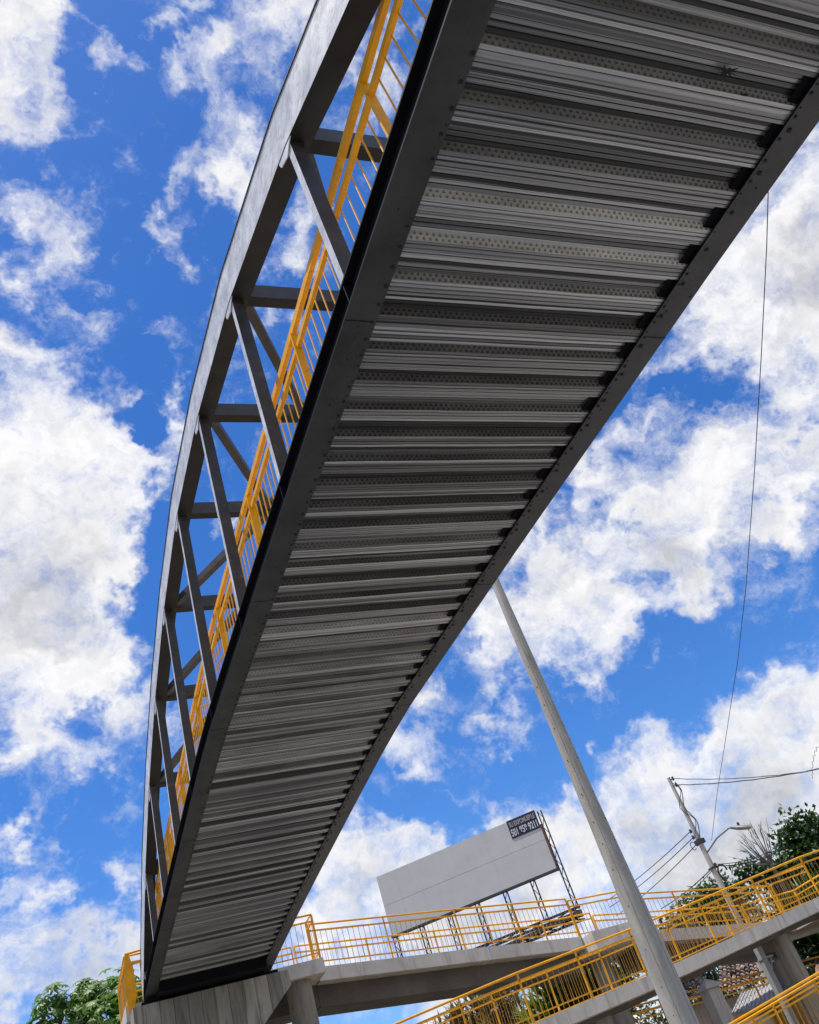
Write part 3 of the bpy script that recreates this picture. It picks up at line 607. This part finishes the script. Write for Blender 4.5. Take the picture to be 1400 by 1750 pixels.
# ------------------------------------------------------------------ billboard
tl = polar(19.85, 15.35, 66.0); tr = polar(30.5, 16.15, 63.5); br_ = polar(30.5, 12.78, 63.5); bl = polar(19.85, 12.0, 66.0)
ux = (tr - tl); ux.z = 0; wB = ux.length; ux.normalize(); zB0 = (bl.z + br_.z) / 2; zB1 = (tl.z + tr.z) / 2
ny = Vector((ux.y, -ux.x, 0))          # towards the viewer
o0 = Vector((tl.x, tl.y, 0))
def bp(u, v, d=0.0): return o0 + ux * (u * wB) + ny * d + Vector((0, 0, zB0 + (zB1 - zB0) * v))
e = thing('billboard', 'large blank pale grey billboard on lattice legs with a small black phone sign', 'billboard', (o0 + ux * wB / 2 + ny * -1.5))
ORG[e.name] = tuple(e.location)
def slab3(mb, u0, u1, v0, v1, d0, d1):
    mb.hexa([bp(u0, v0, d1), bp(u1, v0, d1), bp(u1, v0, d0), bp(u0, v0, d0), bp(u0, v1, d1), bp(u1, v1, d1), bp(u1, v1, d0), bp(u0, v1, d0)])
s = MB(); slab3(s, 0, 1, 0, 1, -.12, 0); pn = s.build('panel', PANEL, e)
sm_ = mat('seam_grey', (0.54, 0.52, 0.50), .7)
for q in ((0.002, .998, .499, .501, 0, .006), (.3297, .3303, .005, .498, 0, .005), (.6697, .6703, .502, .995, 0, .005)):
    s = MB(); slab3(s, *q); s.build('panel_seam', sm_, pn)
s = MB(); slab3(s, -.004, 1.004, -.032, -.002, -.35, .06); slab3(s, 1.001, 1.008, -.04, .72, -.3, .02); s.build('frame', DARKM, e)
s = MB(); slab3(s, 1.001, 1.009, .05, .75, -.10, .03); s.build('edge_strip', RUST, e)
s = MB(); slab3(s, .826, 1.0, .70, 1.012, .004, .03); sg = s.build('sign_board', SIGNB, e)
def text(body, u, v, size, parent, m, wid):
    cu_ = bpy.data.curves.new('lettering', 'FONT'); cu_.body = body; cu_.size = size; cu_.extrude = .006; cu_.align_x = 'CENTER'; cu_.align_y = 'CENTER'; cu_.offset = .016
    t = bpy.data.objects.new('tmp', cu_); C.objects.link(t); bpy.context.view_layer.update()
    me = bpy.data.meshes.new_from_object(t); bpy.data.objects.remove(t)
    xs = [q.co.x for q in me.vertices]; k = wid / (max(xs) - min(xs))
    M = Matrix((ux, Vector((0, 0, 1)), ny)).transposed(); c = bp(u, v, .038) - Vector(ORG[parent.name])
    for q in me.vertices: q.co = M @ Vector((q.co.x * k, q.co.y, q.co.z)) + c
    me.materials.clear(); me.materials.append(m)
    ob = bpy.data.objects.new('lettering', me); C.objects.link(ob); ob.parent = parent; return ob
text('SU EXPOMUEBLE', .913, .925, .46, sg, mat('sign_lettering_dim', (0.34, 0.31, 0.32), .6), .155 * wB)
text('501 858 9211', .914, .785, .66, sg, SIGNW, .158 * wB)
zG = 11.45 + EZ
def lattice(mb, a, b, hw, step=.8, r=.035):
    a = Vector(a); b = Vector(b); d = (b - a); L_ = d.length; d.normalize(); n = max(2, int(L_ / step))
    q = ux if abs(d.z) > .5 else Vector((0, 0, 1))
    a1, b1, a2, b2 = a - q * hw, b - q * hw, a + q * hw, b + q * hw
    mb.bar(a1, b1, r * 2, r * 2); mb.bar(a2, b2, r * 2, r * 2)
    for i in range(n):
        s0 = a1.lerp(b1, i / n) if i % 2 == 0 else a2.lerp(b2, i / n); s1 = a2.lerp(b2, (i + 1) / n) if i % 2 == 0 else a1.lerp(b1, (i + 1) / n)
        mb.bar(s0, s1, r * 1.2, r * 1.2)
for u in (.005, .17, .34, .51, .68, .845, 1.02):
    s = MB(); top = bp(u, 1.0 if u > 1 else 0, -.45); lattice(s, (top.x, top.y, zG), (top.x, top.y, top.z), .15 if u < 1 else .13, .55)
    s.build('lattice_leg', DARKM, e)
s = MB()
for dz in (0, .55):
    a = bp(.0, 0, -.45); b = bp(1.04, 0, -.45); lattice(s, (a.x, a.y, zG - dz), (b.x, b.y, zG - dz), .13, .9, .07)
a = bp(.0, 0, -.2); b = bp(1.04, 0, -.2); s.bar((a.x, a.y, zG - .75), (b.x, b.y, zG - .30), .5, .22); s.build('base_truss', DARKM, e)
s = MB()
for u in (.40, .47):
    a = bp(u, 0, -.45); s.tube([(a.x, a.y, 0), (a.x, a.y, zG - .3)], .22, 12)
s.build('support_mast', DARKM, e)

# ------------------------------------------------------------------ utility pole with street lamp, cables
UP = polar(38.95, 0, 36.0); UP.z = 0
def upz(el_): return 1.6 + 36.0 * math.tan(R_(el_))
rt = Vector((math.cos(R_(38.95)), -math.sin(R_(38.95)), 0)); tw = Vector((-math.sin(R_(38.95)), -math.cos(R_(38.95)), 0))
e = thing('utility_pole', 'grey concrete utility pole with tangled wires and a lamp arm beyond the ramps', 'utility pole', UP)
s = MB(); s.tube([UP, (UP.x, UP.y, upz(8.6)), (UP.x, UP.y, upz(14.9))], [.125, .105, .065], 14); s.build('shaft', POLEC, e)
for el_, d in ((14.75, .06), (14.35, .07), (11.75, -.06), (11.4, -.07), (11.0, -.06), (9.65, .06)):
    s = MB(); c = Vector((UP.x, UP.y, upz(el_))); q = c + rt * (.08 if d > 0 else -.08) + tw * .05; s.bar(c, q + rt * d, .035, .035); s.tube([q + rt * d - Vector((0, 0, .07)), q + rt * d + Vector((0, 0, .07))], .042, 8); s.build('insulator', DARKM, e)
s = MB(); s.box(UP.x - .15, UP.x + .15, UP.y - .14, UP.y + .12, upz(10.95), upz(11.2)); s.build('clamp', DARKM, e)
s = MB(); s.box(UP.x - .13, UP.x + .13, UP.y - .13, UP.y + .12, upz(9.5), upz(9.6)); s.build('clamp', DARKM, e)
s = MB()
pts = []
for i in range(13):
    el_ = 14.5 - i * .28; pts.append(Vector((UP.x, UP.y, upz(el_))) + rt * (.15 + .09 * math.sin(i * .9)) + tw * .12)
s.tube(pts, .018, 6); pts = [q + rt * (-.1 + .08 * math.sin(k)) for k, q in enumerate(pts)]; s.tube(pts, .013, 6)
for el_, rr_, sd in ((9.2, .26, 1), (11.0, .15, -1)):
    c = Vector((UP.x, UP.y, upz(el_))) + rt * .28 * sd; s.tube([c + rt * (rr_ * .6 * math.cos(a * .55)) + Vector((0, 0, rr_ * math.sin(a * .55))) for a in range(11)], .032 if sd > 0 else .014, 6)
s.build('slack_wires', WIRE, e)
s = MB(); a = Vector((UP.x, UP.y, upz(10.35))); b = polar(40.95, 11.1, 35.4); hd = polar(41.5, 10.9, 35.2)
mid = a.lerp(b, .5) + Vector((0, 0, .12)); s.tube([a, mid, b.lerp(mid, .15) + Vector((0, 0, .04)), b], .030, 8); ar = s.build('lamp_arm', LAMPG, e)
s = MB(); dd = (hd - b); dd.normalize(); ln = 1.0
s.tube([b - dd * .05, b + dd * .1, b + dd * .35, b + dd * .72, b + dd * .8], [.035, .06, .085, .07, .02], 10); s.build('lamp_head', LAMPG, ar)
s = MB(); s.tube([b + dd * .35 + Vector((0, 0, .07)), b + dd * .35 + Vector((0, 0, .19))], .045, 8); s.build('photocell', DARKM, ar)

def cable(a, b, sag, r, label, n=16, group=None, wob=0):
    a = Vector(a); b = Vector(b); s = MB(); pts = []
    for i in range(n + 1):
        t = i / n; q = a.lerp(b, t); q.z -= sag * 4 * t * (1 - t); q.z += wob * math.sin(i * 2.3); pts.append(q)
    o = s.tube([q for q in pts], r, 5).build('overhead_cable', WIRE, None, tuple(a)); return tag(o, label, 'cable', group)
G_ = 'overhead cables tied to the utility pole'
c0 = Vector((UP.x, UP.y, 0))
def at(el_, dr): return c0 + rt * dr + tw * .1 + Vector((0, 0, upz(el_)))
E0 = at(10.9, .15); E1 = polar(66.0, 0, 12.5); pts = []
for az_, el_ in ((39.6, 10.9), (41.2, 13.15), (43.4, 15.95), (46.1, 19.25), (49.0, 22.9), (53.6, 28.6), (58.5, 34.05), (63.3, 38.7), (66.0, 41.1), (72.0, 45.0)):
    dx, dy = math.sin(R_(az_)), math.cos(R_(az_)); ex, ey = E1.x - E0.x, E1.y - E0.y
    D_ = (E0.x * ey - E0.y * ex) / (dx * ey - dy * ex); pts.append(Vector((dx * D_, dy * D_, 1.6 + D_ * math.tan(R_(el_)))))
fine = []
for i in range(len(pts) - 1):
    p0, p1, p2, p3 = pts[max(i - 1, 0)], pts[i], pts[i + 1], pts[min(i + 2, len(pts) - 1)]
    for k in range(5):
        t = k / 5; fine.append(p1.lerp(p2, t) + (p2 - p1 - (p3 - p0) * .5) * 0)
fine.append(pts[-1])
tag(MB().tube(fine, .0085, 5).build('overhead_cable', WIRE, None, tuple(E0)), 'long thin cable rising steeply from the utility pole up behind the footbridge edge', 'cable', G_)
KN = polar(46.3, 12.2, 30.5)
cable(at(14.75, .12), KN, .12, .014, 'upper of two cables leaving the top of the utility pole to the right', group=G_, wob=.008)
cable(at(14.35, .12), KN, .10, .018, 'lower of two cables leaving the top of the utility pole to the right', group=G_, wob=.008)
cable(KN, polar(56, 10.5, 24), .05, .022, 'joined thick cable at the right edge beyond the wire knot', group=G_)
cable(KN + Vector((.05, 0, -.25)), polar(47.6, 13.15, 30), -.12, .008, 'frayed loose wire curling up from the cable knot at the right edge', group=G_, wob=.05)
for i, (e0, (az1, el1), nm) in enumerate(((11.75, (34.3, 10.55), 'upper'), (11.4, (34.4, 10.2), 'middle'), (11.0, (34.5, 9.7), 'lower'))):
    b = polar(az1, el1, 46); a = at(e0, -.12); b2 = a + (b - a) * 1.6
    cable(a, b2, .12, .017, nm + ' of three parallel cables running down left from the middle of the utility pole', group=G_)
a = at(9.5, -.1); b = polar(36.7, 9.0, 42); cable(a, a + (b - a) * 1.9, .08, .020, 'upper of the paired cables low on the left of the utility pole', group=G_)
b = polar(36.8, 8.85, 42); cable(a - Vector((0, 0, .06)), a + (b - a) * 1.9, .08, .014, 'lower of the paired cables low on the left of the utility pole', group=G_)
cable(at(9.7, .1), polar(43.0, 9.35, 40), .2, .014, 'upper cable running right from the utility pole into the leafy tree', group=G_)
cable(at(9.6, .1), polar(43.0, 9.15, 40), .2, .018, 'lower cable running right from the utility pole into the leafy tree', group=G_)

# ------------------------------------------------------------------ trees
def leaf_quad(mb, c, d, up, ln, wd, fold=.12):
    """a pointed leaf: 6-vertex blade folded along its rib"""
    s_ = d.cross(up)
    if s_.length < 1e-3: s_ = d.cross(Vector((1, 0, 0)))
    s_.normalize(); n_ = s_.cross(d).normalized()
    vs = [c, c + d * ln * .45 + s_ * wd - n_ * fold * wd, c + d * ln - n_ * ln * .18, c + d * ln * .45 - s_ * wd - n_ * fold * wd, c + d * ln * .5]
    mb.add(vs, [(0, 1, 4), (1, 2, 4), (2, 3, 4), (3, 0, 4)])
def rv3(r):
    while True:
        v = Vector((r.uniform(-1, 1), r.uniform(-1, 1), r.uniform(-1, 1)))
        if .05 < v.length < 1: return v.normalized()
def tree(name, label, base, blobs_, leafmat, nleaf, lsize, kind='oval', seed=1, trunk_r=.18, cat='tree', group=None, limbs=True):
    """blobs_: list of (centre, radius) clumps; leaves are gathered in sprays on their shells"""
    r = random.Random(seed); e = thing(name, label, cat, base, group)
    base = Vector(base); cen = sum((b[0] for b in blobs_), Vector()) / len(blobs_)
    s = MB(); fork = Vector((base.x + (cen.x - base.x) * .6, base.y + (cen.y - base.y) * .6, base.z + (cen.z - base.z) * .55))
    s.tube([base - Vector((0, 0, .2)), base.lerp(fork, .5) + Vector((r.uniform(-.1, .1), 0, 0)), fork], [trunk_r, trunk_r * .8, trunk_r * .65], 10)
    for c, rad in blobs_:
        mid = fork.lerp(c, .5) + rv3(r) * .15 * rad; s.tube([fork, mid, c], [trunk_r * .5, trunk_r * .33, trunk_r * .15], 7)
        for k in range(4): d = rv3(r); s.tube([c.lerp(mid, .3), c + d * rad * .5, c + d * rad * .85], [trunk_r * .15, trunk_r * .09, .01], 5)
    s.build('trunk', BARK, e)
    m = MB(); m.open = True
    tot = sum(b[1] ** 2 for b in blobs_)
    for c, rad in blobs_:
        k = int(nleaf * rad ** 2 / tot); per = 7 if kind == 'palmate' else 5
        for i in range(max(3, k // per)):
            d = rv3(r); q = c + Vector((d.x, d.y, d.z * .9)) * rad * (r.random() ** .45)
            out = (q - c); out = out.normalized() if out.length > .01 else d
            if kind == 'palmate':
                nrm = (out + Vector((0, 0, .9)) + rv3(r) * .5).normalized(); a0 = nrm.orthogonal().normalized(); b0 = nrm.cross(a0); L0 = lsize * r.uniform(.7, 1.25)
                for j in range(7):
                    an = j / 7 * 6.283 + r.uniform(-.1, .1); dd_ = (a0 * math.cos(an) + b0 * math.sin(an) - nrm * .18).normalized()
                    leaf_quad(m, q, dd_, nrm, L0 * (1 if j else .8), L0 * .17)
            elif kind == 'blade':
                for j in range(5):
                    dd_ = (out + rv3(r) * .8 + Vector((0, 0, .5))).normalized(); leaf_quad(m, q, dd_, Vector((0, 0, 1)), lsize * r.uniform(1.0, 2.0), lsize * .13)
            else:
                for j in range(5):
                    dd_ = (out * .5 + rv3(r)).normalized(); u_ = (rv3(r) * .6 + Vector((0, 0, 1))).normalized()
                    leaf_quad(m, q + rv3(r) * lsize * 1.2, dd_, u_, lsize * r.uniform(.7, 1.3), lsize * .36)
    m.build('crown', leafmat, e)
    return e
def ball(az, el_, D, r): return (polar(az, el_, D), r)
tree('broadleaf_tree', 'bright green large leaved tree at the lower left beyond the bridge end', tuple(polar(1.5, 0, 33).xy) + (0,),
     [ball(1.0, 13.7, 33, .75), ball(2.6, 13.5, 33, .7), ball(4.0, 13.3, 33, .95), ball(5.0, 12.7, 34, .8), ball(.2, 12.8, 33, .5), ball(-.8, 12.5, 33.5, .45), ball(2.0, 12.5, 33, .8), ball(3.3, 12.1, 32, .9),
      ball(.6, 11.3, 33, 1.1), ball(4.6, 11.3, 33, 1.0), ball(-1.4, 11.4, 33, .7), ball(2.6, 10.8, 33, 1.2), ball(5.6, 12.9, 35, .6), ball(1.0, 9.5, 33.5, 1.3), ball(3.9, 9.5, 33.5, 1.3)], LEAF_BR, 8200, .29, 'palmate', 5)
tree('leafy_tree', 'dark leafy tree rising above the railings at the right edge', tuple(polar(44.5, 0, 44).xy) + (0,),
     [ball(44.1, 9.9, 44, .75), ball(44.9, 9.7, 44, .6), ball(43.6, 9.3, 44, .75), ball(44.4, 9.0, 44, .8), ball(43.8, 8.5, 44, .9), ball(45.2, 8.6, 44.5, 1.0), ball(44.5, 8.0, 43.5, 1.1), ball(45.8, 8.6, 45, 1.1),
      ball(43.2, 8.0, 44, .7), ball(42.4, 8.0, 43, .8), ball(41.6, 8.3, 43, .65), ball(40.8, 8.5, 42.5, .55), ball(40.3, 8.9, 42.5, .4), ball(41.9, 7.6, 43, .8), ball(42.9, 7.2, 43, 1.0), ball(44.3, 6.8, 44, 1.4), ball(45.8, 6.6, 44, 1.4),
      ball(42.5, 6.2, 44, 1.2), ball(44.0, 5.4, 45, 1.6), ball(46.5, 5.2, 45, 1.6)], LEAF_DK, 9000, .26, 'oval', 8, .3)
# bare upright branches standing out of the leafy tree
e = thing('bare_tree', 'leafless grey tree with thin upright branches left of the dark leafy tree', 'tree', tuple(polar(42.2, 0, 41).xy) + (0,))
rt_b = polar(42.0, 8.6, 41); s = MB(); b0 = polar(42.2, 0, 41); b0.z = 0
s.tube([b0 - Vector((0, 0, .2)), b0.lerp(rt_b, .6), rt_b], [.16, .12, .08], 8); s.build('trunk', BARE, e)
s = MB(); r = random.Random(4)
for i in range(17):
    az_ = 40.6 + 2.2 * i / 16 + r.uniform(-.12, .12); el_ = 10.9 - abs(az_ - 42.0) * .75 + r.uniform(-.4, .25); tip = polar(az_, el_, 41 + r.uniform(-.6, .6))
    m1 = rt_b.lerp(tip, .35) + Vector(((tip.x - rt_b.x) * .22, 0, -.05)); m2 = rt_b.lerp(tip, .7) + Vector(((tip.x - rt_b.x) * .15, 0, 0)) + rv3(r) * .06
    s.tube([rt_b, m1, m2, tip], [.034, .022, .013, .005], 5)
    for k in range(3):
        q = m1.lerp(tip, r.uniform(.2, .9)); s.tube([q, q + (tip - m1).normalized() * r.uniform(.25, .5) + rv3(r) * .15], [.012, .005], 4)
s.build('branches', BARE, e)
tree('round_tree', 'mid green rounded treetop just left of the utility pole', tuple(polar(37.9, 0, 58).xy) + (0,),
     [ball(37.4, 8.2, 58, .9), ball(38.0, 8.35, 58, .8), ball(38.7, 8.3, 58, .9), ball(39.3, 8.0, 58, .9), ball(36.8, 7.9, 58, .8), ball(36.2, 7.6, 58, .8), ball(38.0, 7.4, 58, 1.5), ball(39.6, 7.2, 58, 1.2), ball(36.9, 6.8, 58, 1.4), ball(38.6, 6.2, 58, 1.6)], LEAF_MD, 4500, .26, 'oval', 9)
tree('dark_tree', 'dark low tree seen through the railings between the two poles', tuple(polar(35.4, 0, 50).xy) + (0,),
     [ball(34.8, 7.0, 50, .9), ball(35.6, 7.2, 50, .9), ball(36.3, 6.8, 50, .9), ball(35.0, 6.0, 50, 1.3), ball(36.0, 5.7, 50, 1.3)], LEAF_DK, 2500, .26, 'oval', 12)
tree('palm_shrub', 'spiky dark palm shrub behind the round columns at the right', tuple(polar(42.8, 0, 38).xy) + (0,),
     [ball(41.8, 5.2, 38, .8), ball(42.6, 5.3, 38, .9), ball(43.5, 5.4, 38, 1.0), ball(44.4, 5.4, 38, 1.0), ball(43.0, 4.2, 38, 1.2), ball(44.6, 4.0, 38, 1.2), ball(43.8, 3.0, 38, 1.3)], LEAF_DK, 4200, .55, 'blade', 13, cat='shrub')
tree('spiky_shrub', 'yellow green spiky shrub seen through the middle ramp railing', tuple(polar(28.6, 0, 31).xy) + (0,),
     [ball(27.2, 6.1, 31, .5), ball(28.2, 6.5, 31, .5), ball(29.0, 6.2, 31, .55), ball(29.9, 6.0, 31, .5), ball(26.6, 5.4, 31, .6), ball(28.2, 5.3, 31, .8), ball(29.8, 5.0, 31, .8), ball(28.5, 4.2, 31, 1.0)], LEAF_YG, 2600, .42, 'blade', 14, cat='shrub')
tree('low_tree', 'dark green treetop low behind the spiky shrub', tuple(polar(30.2, 0, 44).xy) + (0,),
     [ball(29.8, 6.1, 44, .8), ball(30.8, 6.3, 44, .8), ball(31.6, 6.0, 44, .8), ball(28.6, 5.2, 44, 1.2), ball(30.6, 4.8, 44, 1.3)], LEAF_MD, 2400, .26, 'oval', 15)
tree('withered_tree', 'withered brown canopy seen through railings at the bottom centre', tuple(polar(23.6, 0, 33).xy) + (0,),
     [ball(21.2, 6.3, 33, .5), ball(22.3, 6.6, 33, .55), ball(23.4, 6.9, 33, .6), ball(24.5, 6.9, 33, .6), ball(25.4, 6.4, 33, .5), ball(22.2, 5.6, 33, .8), ball(24.0, 5.7, 33, .9), ball(25.6, 5.4, 33, .7)], LEAF_BN, 3600, .30, 'blade', 16)
for i, (az_, D_, z_, lb) in enumerate(((33.0, 62, 4.6, 'dark background tree behind the lower ramps, just right of the tall pole'), (37.2, 60, 4.8, 'dark background tree behind the tiled roof ridge'), (40.6, 56, 4.9, 'dark background tree behind the twin round columns'), (46.5, 55, 5.0, 'dark background tree beyond the right frame edge'))):
    c = polar(az_, 0, D_); r = random.Random(30 + i)
    tree('background_tree', lb, (c.x, c.y, 0), [(Vector((c.x + r.uniform(-2.6, 2.6), c.y + r.uniform(-1, 1), z_ + r.uniform(-1.8, 1.4))), r.uniform(1.1, 1.7)) for k in range(10)], LEAF_DK, 2600, .30, 'oval', 40 + i, .25, group='dark trees behind the houses')

# ------------------------------------------------------------------ houses and small items under the ramps
def tiled_roof(parent, a, b, c, d, rows_, cols_, m):
    """quad a-b (eave) to d-c (ridge); wavy courses of tiles"""
    s = MB(); s.open = True; a, b, c, d = map(Vector, (a, b, c, d)); nx = cols_ * 6; n_ = (b - a).cross(d - a).normalized(); vs = []; fs = []; r = random.Random(6)
    if n_.z < 0: n_ = -n_
    for j in range(rows_):
        jz = [r.uniform(-.05, .05) for _ in range(cols_ + 1)]
        for t, lift in ((j / rows_, .07), ((j + 1) / rows_ + .01, .0)):
            for i in range(nx + 1):
                q = a.lerp(b, i / nx).lerp(d.lerp(c, i / nx), min(1, t)); ci = i // 6
                h = abs(math.sin(math.pi * i / 6)) * .075 + lift + jz[ci] * (1 if lift else .5)
                vs.append(q + n_ * h)
    w_ = nx + 1
    for k in range(rows_ * 2 - 1):
        for i in range(nx): o_ = k * w_ + i; fs.append((o_, o_ + 1, o_ + w_ + 1, o_ + w_))
    s.add(vs, fs); return s.build('roof', m, parent)
h1 = thing('house', 'low house with a weathered clay tile roof under the middle ramp', 'house', tuple(polar(38.2, 0, 40).xy) + (0,))
A = polar(36.2, 3.6, 38.0); B = polar(39.8, 3.45, 37.0); Cc = polar(40.6, 5.5, 42.0); Dd = polar(37.0, 5.3, 43.5)
tiled_roof(h1, A, B, Cc, Dd, 13, 14, TILE)
s = MB(); 
def wallq(mb, p0, p1, z0, z1, th=.2):
    p0 = Vector((p0[0], p0[1], 0)); p1 = Vector((p1[0], p1[1], 0)); n_ = Vector(((p1 - p0).y, -(p1 - p0).x, 0)).normalized() * th
    mb.hexa([p0 + Vector((0, 0, z0)), p1 + Vector((0, 0, z0)), p1 + n_ * -1 + Vector((0, 0, z0)), p0 + n_ * -1 + Vector((0, 0, z0)), p0 + Vector((0, 0, z1)), p1 + Vector((0, 0, z1)), p1 - n_ + Vector((0, 0, z1)), p0 - n_ + Vector((0, 0, z1))])
A2 = polar(36.3, 0, 38.6); B2 = polar(39.5, 0, 37.6); wallq(s, A2, B2, 0, A.z - .08); C2 = polar(39.9, 0, 41.8); D2 = polar(37.2, 0, 43.2)
wallq(s, B2, C2, 0, B.z - .1); wallq(s, D2, A2, 0, A.z - .1); s.build('wall', WALLM, h1)
s = MB(); q0 = A2.lerp(B2, .35); q1 = A2.lerp(B2, .55); wallq(s, q0 + Vector((0, -.02, 0)), q1 + Vector((0, -.02, 0)), 1.2, 2.3, .1); s.build('window', GLASS, h1)
h2 = thing('shed', 'lean-to shed with a pale sloping sheet roof in front of the tiled house', 'shed', tuple(polar(38.0, 0, 34.5).xy) + (0,))
s = MB(); a_, b_, c_, d_ = polar(36.3, 2.6, 33.0), polar(39.9, 2.6, 32.5), polar(40.2, 3.45, 36.3), polar(37.3, 3.35, 36.8); t_ = Vector((0, 0, .05))
s.hexa([a_, b_, c_, d_, a_ + t_, b_ + t_, c_ + t_, d_ + t_])
for k in range(14):
    u = (k + .5) / 14; s.bar(a_.lerp(b_, u) + t_ * 1.2, d_.lerp(c_, u) + t_ * 1.2, .05, .04)
s.build('roof', TIN, h2)
s = MB(); wallq(s, polar(36.4, 0, 33.4), polar(39.8, 0, 32.9), 0, a_.z - .02); s.build('wall', WALLO, h2)
s = MB(); q0, q1 = polar(36.4, 0, 33.4), polar(39.8, 0, 32.9)
for u in (.3, .62): wallq(s, q0.lerp(q1, u) + Vector((0, -.03, 0)), q0.lerp(q1, u + .16) + Vector((0, -.03, 0)), .1, 2.1, .1)
s.build('door', BLACK, h2)
h3 = thing('house', 'house with a rusty brown sheet roof at the right edge', 'house', tuple(polar(43.2, 0, 33).xy) + (0,))
s = MB(); a_, b_, c_, d_ = polar(41.2, 2.6, 30.0), polar(45.5, 2.5, 29.0), polar(45.8, 4.4, 34.0), polar(41.6, 3.5, 34.5)
s.hexa([a_, b_, c_, d_, a_ + t_, b_ + t_, c_ + t_, d_ + t_])
for k in range(16):
    u = (k + .5) / 16; s.bar(a_.lerp(b_, u) + t_ * 1.2, d_.lerp(c_, u) + t_ * 1.2, .06, .04)
s.build('roof', TINR, h3); s = MB(); wallq(s, polar(41.4, 0, 30.6), polar(45.4, 0, 29.6), 0, a_.z - .02); s.build('wall', WALLM, h3)
s = MB(); q0, q1 = polar(41.4, 0, 30.6), polar(45.4, 0, 29.6); wallq(s, q0.lerp(q1, .4) + Vector((0, -.03, 0)), q0.lerp(q1, .6) + Vector((0, -.03, 0)), 1, 2.0, .1); s.build('window', GLASS, h3)
h4 = thing('house', 'small house with a dark mossy tile roof right beside the tall pole', 'house', tuple(polar(34.8, 0, 42).xy) + (0,))
A = polar(33.0, 3.9, 40.0); B = polar(36.0, 3.9, 40.0); Cc = polar(36.0, 4.9, 44.0); Dd = polar(33.4, 4.9, 44.5)
tiled_roof(h4, A, B, Cc, Dd, 10, 12, mat('mossy_tile', (0.13, 0.12, 0.11), .9, 0, .5, vs=3, cell=(3.2, [(0.03, 0.03, 0.03), (0.14, 0.11, 0.09), (0.07, 0.07, 0.07), (0.20, 0.19, 0.17)])))
s = MB(); wallq(s, polar(33.1, 0, 40.6), polar(35.9, 0, 40.6), 0, A.z - .05); wallq(s, polar(35.9, 0, 40.6), polar(35.9, 0, 43.8), 0, A.z - .05); s.build('wall', WALLM, h4)
s = MB(); q0, q1 = polar(33.1, 0, 40.6), polar(35.9, 0, 40.6); wallq(s, q0.lerp(q1, .4) + Vector((0, -.03, 0)), q0.lerp(q1, .6) + Vector((0, -.03, 0)), 1.2, 2.3, .1); s.build('window', GLASS, h4)
# squat capped concrete post and white steel post
q = polar(35.9, 0, 31.5); e = thing('gate_post', 'squat concrete gate post with a pyramid cap beneath the middle ramp', 'post', (q.x, q.y, 0))
zt_ = 1.6 + 31.5 * math.tan(R_(4.15)); s = MB(); s.box(q.x - .22, q.x + .22, q.y - .22, q.y + .22, -.1, zt_); s.build('shaft', CONC, e)
s = MB(); k = .29; s.add([(q.x - k, q.y - k, zt_ + .002), (q.x + k, q.y - k, zt_ + .002), (q.x + k, q.y + k, zt_ + .002), (q.x - k, q.y + k, zt_ + .002), (q.x - k, q.y - k, zt_ + .07), (q.x + k, q.y - k, zt_ + .07), (q.x + k, q.y + k, zt_ + .07), (q.x - k, q.y + k, zt_ + .07), (q.x, q.y, zt_ + .30)],
      [(0, 3, 2, 1), (0, 1, 5, 4), (1, 2, 6, 5), (2, 3, 7, 6), (3, 0, 4, 7), (4, 5, 8), (5, 6, 8), (6, 7, 8), (7, 4, 8)]); s.build('cap', CONC, e)
q = polar(39.2, 0, 30.5); e = thing('steel_post', 'thin white steel post with a bracket in front of the tiled roof', 'post', (q.x, q.y, 0))
zt_ = 1.6 + 30.5 * math.tan(R_(5.35)); s = MB(); s.box(q.x - .09, q.x + .09, q.y - .09, q.y + .09, -.1, zt_); s.build('shaft', TIN, e)
s = MB(); s.box(q.x - .11, q.x + .32, q.y - .11, q.y + .11, zt_ - .45, zt_ - .40); s.bar((q.x + .3, q.y, zt_ - .43), (q.x + .05, q.y, zt_ - .9), .04, .04); s.build('bracket', TIN, e)
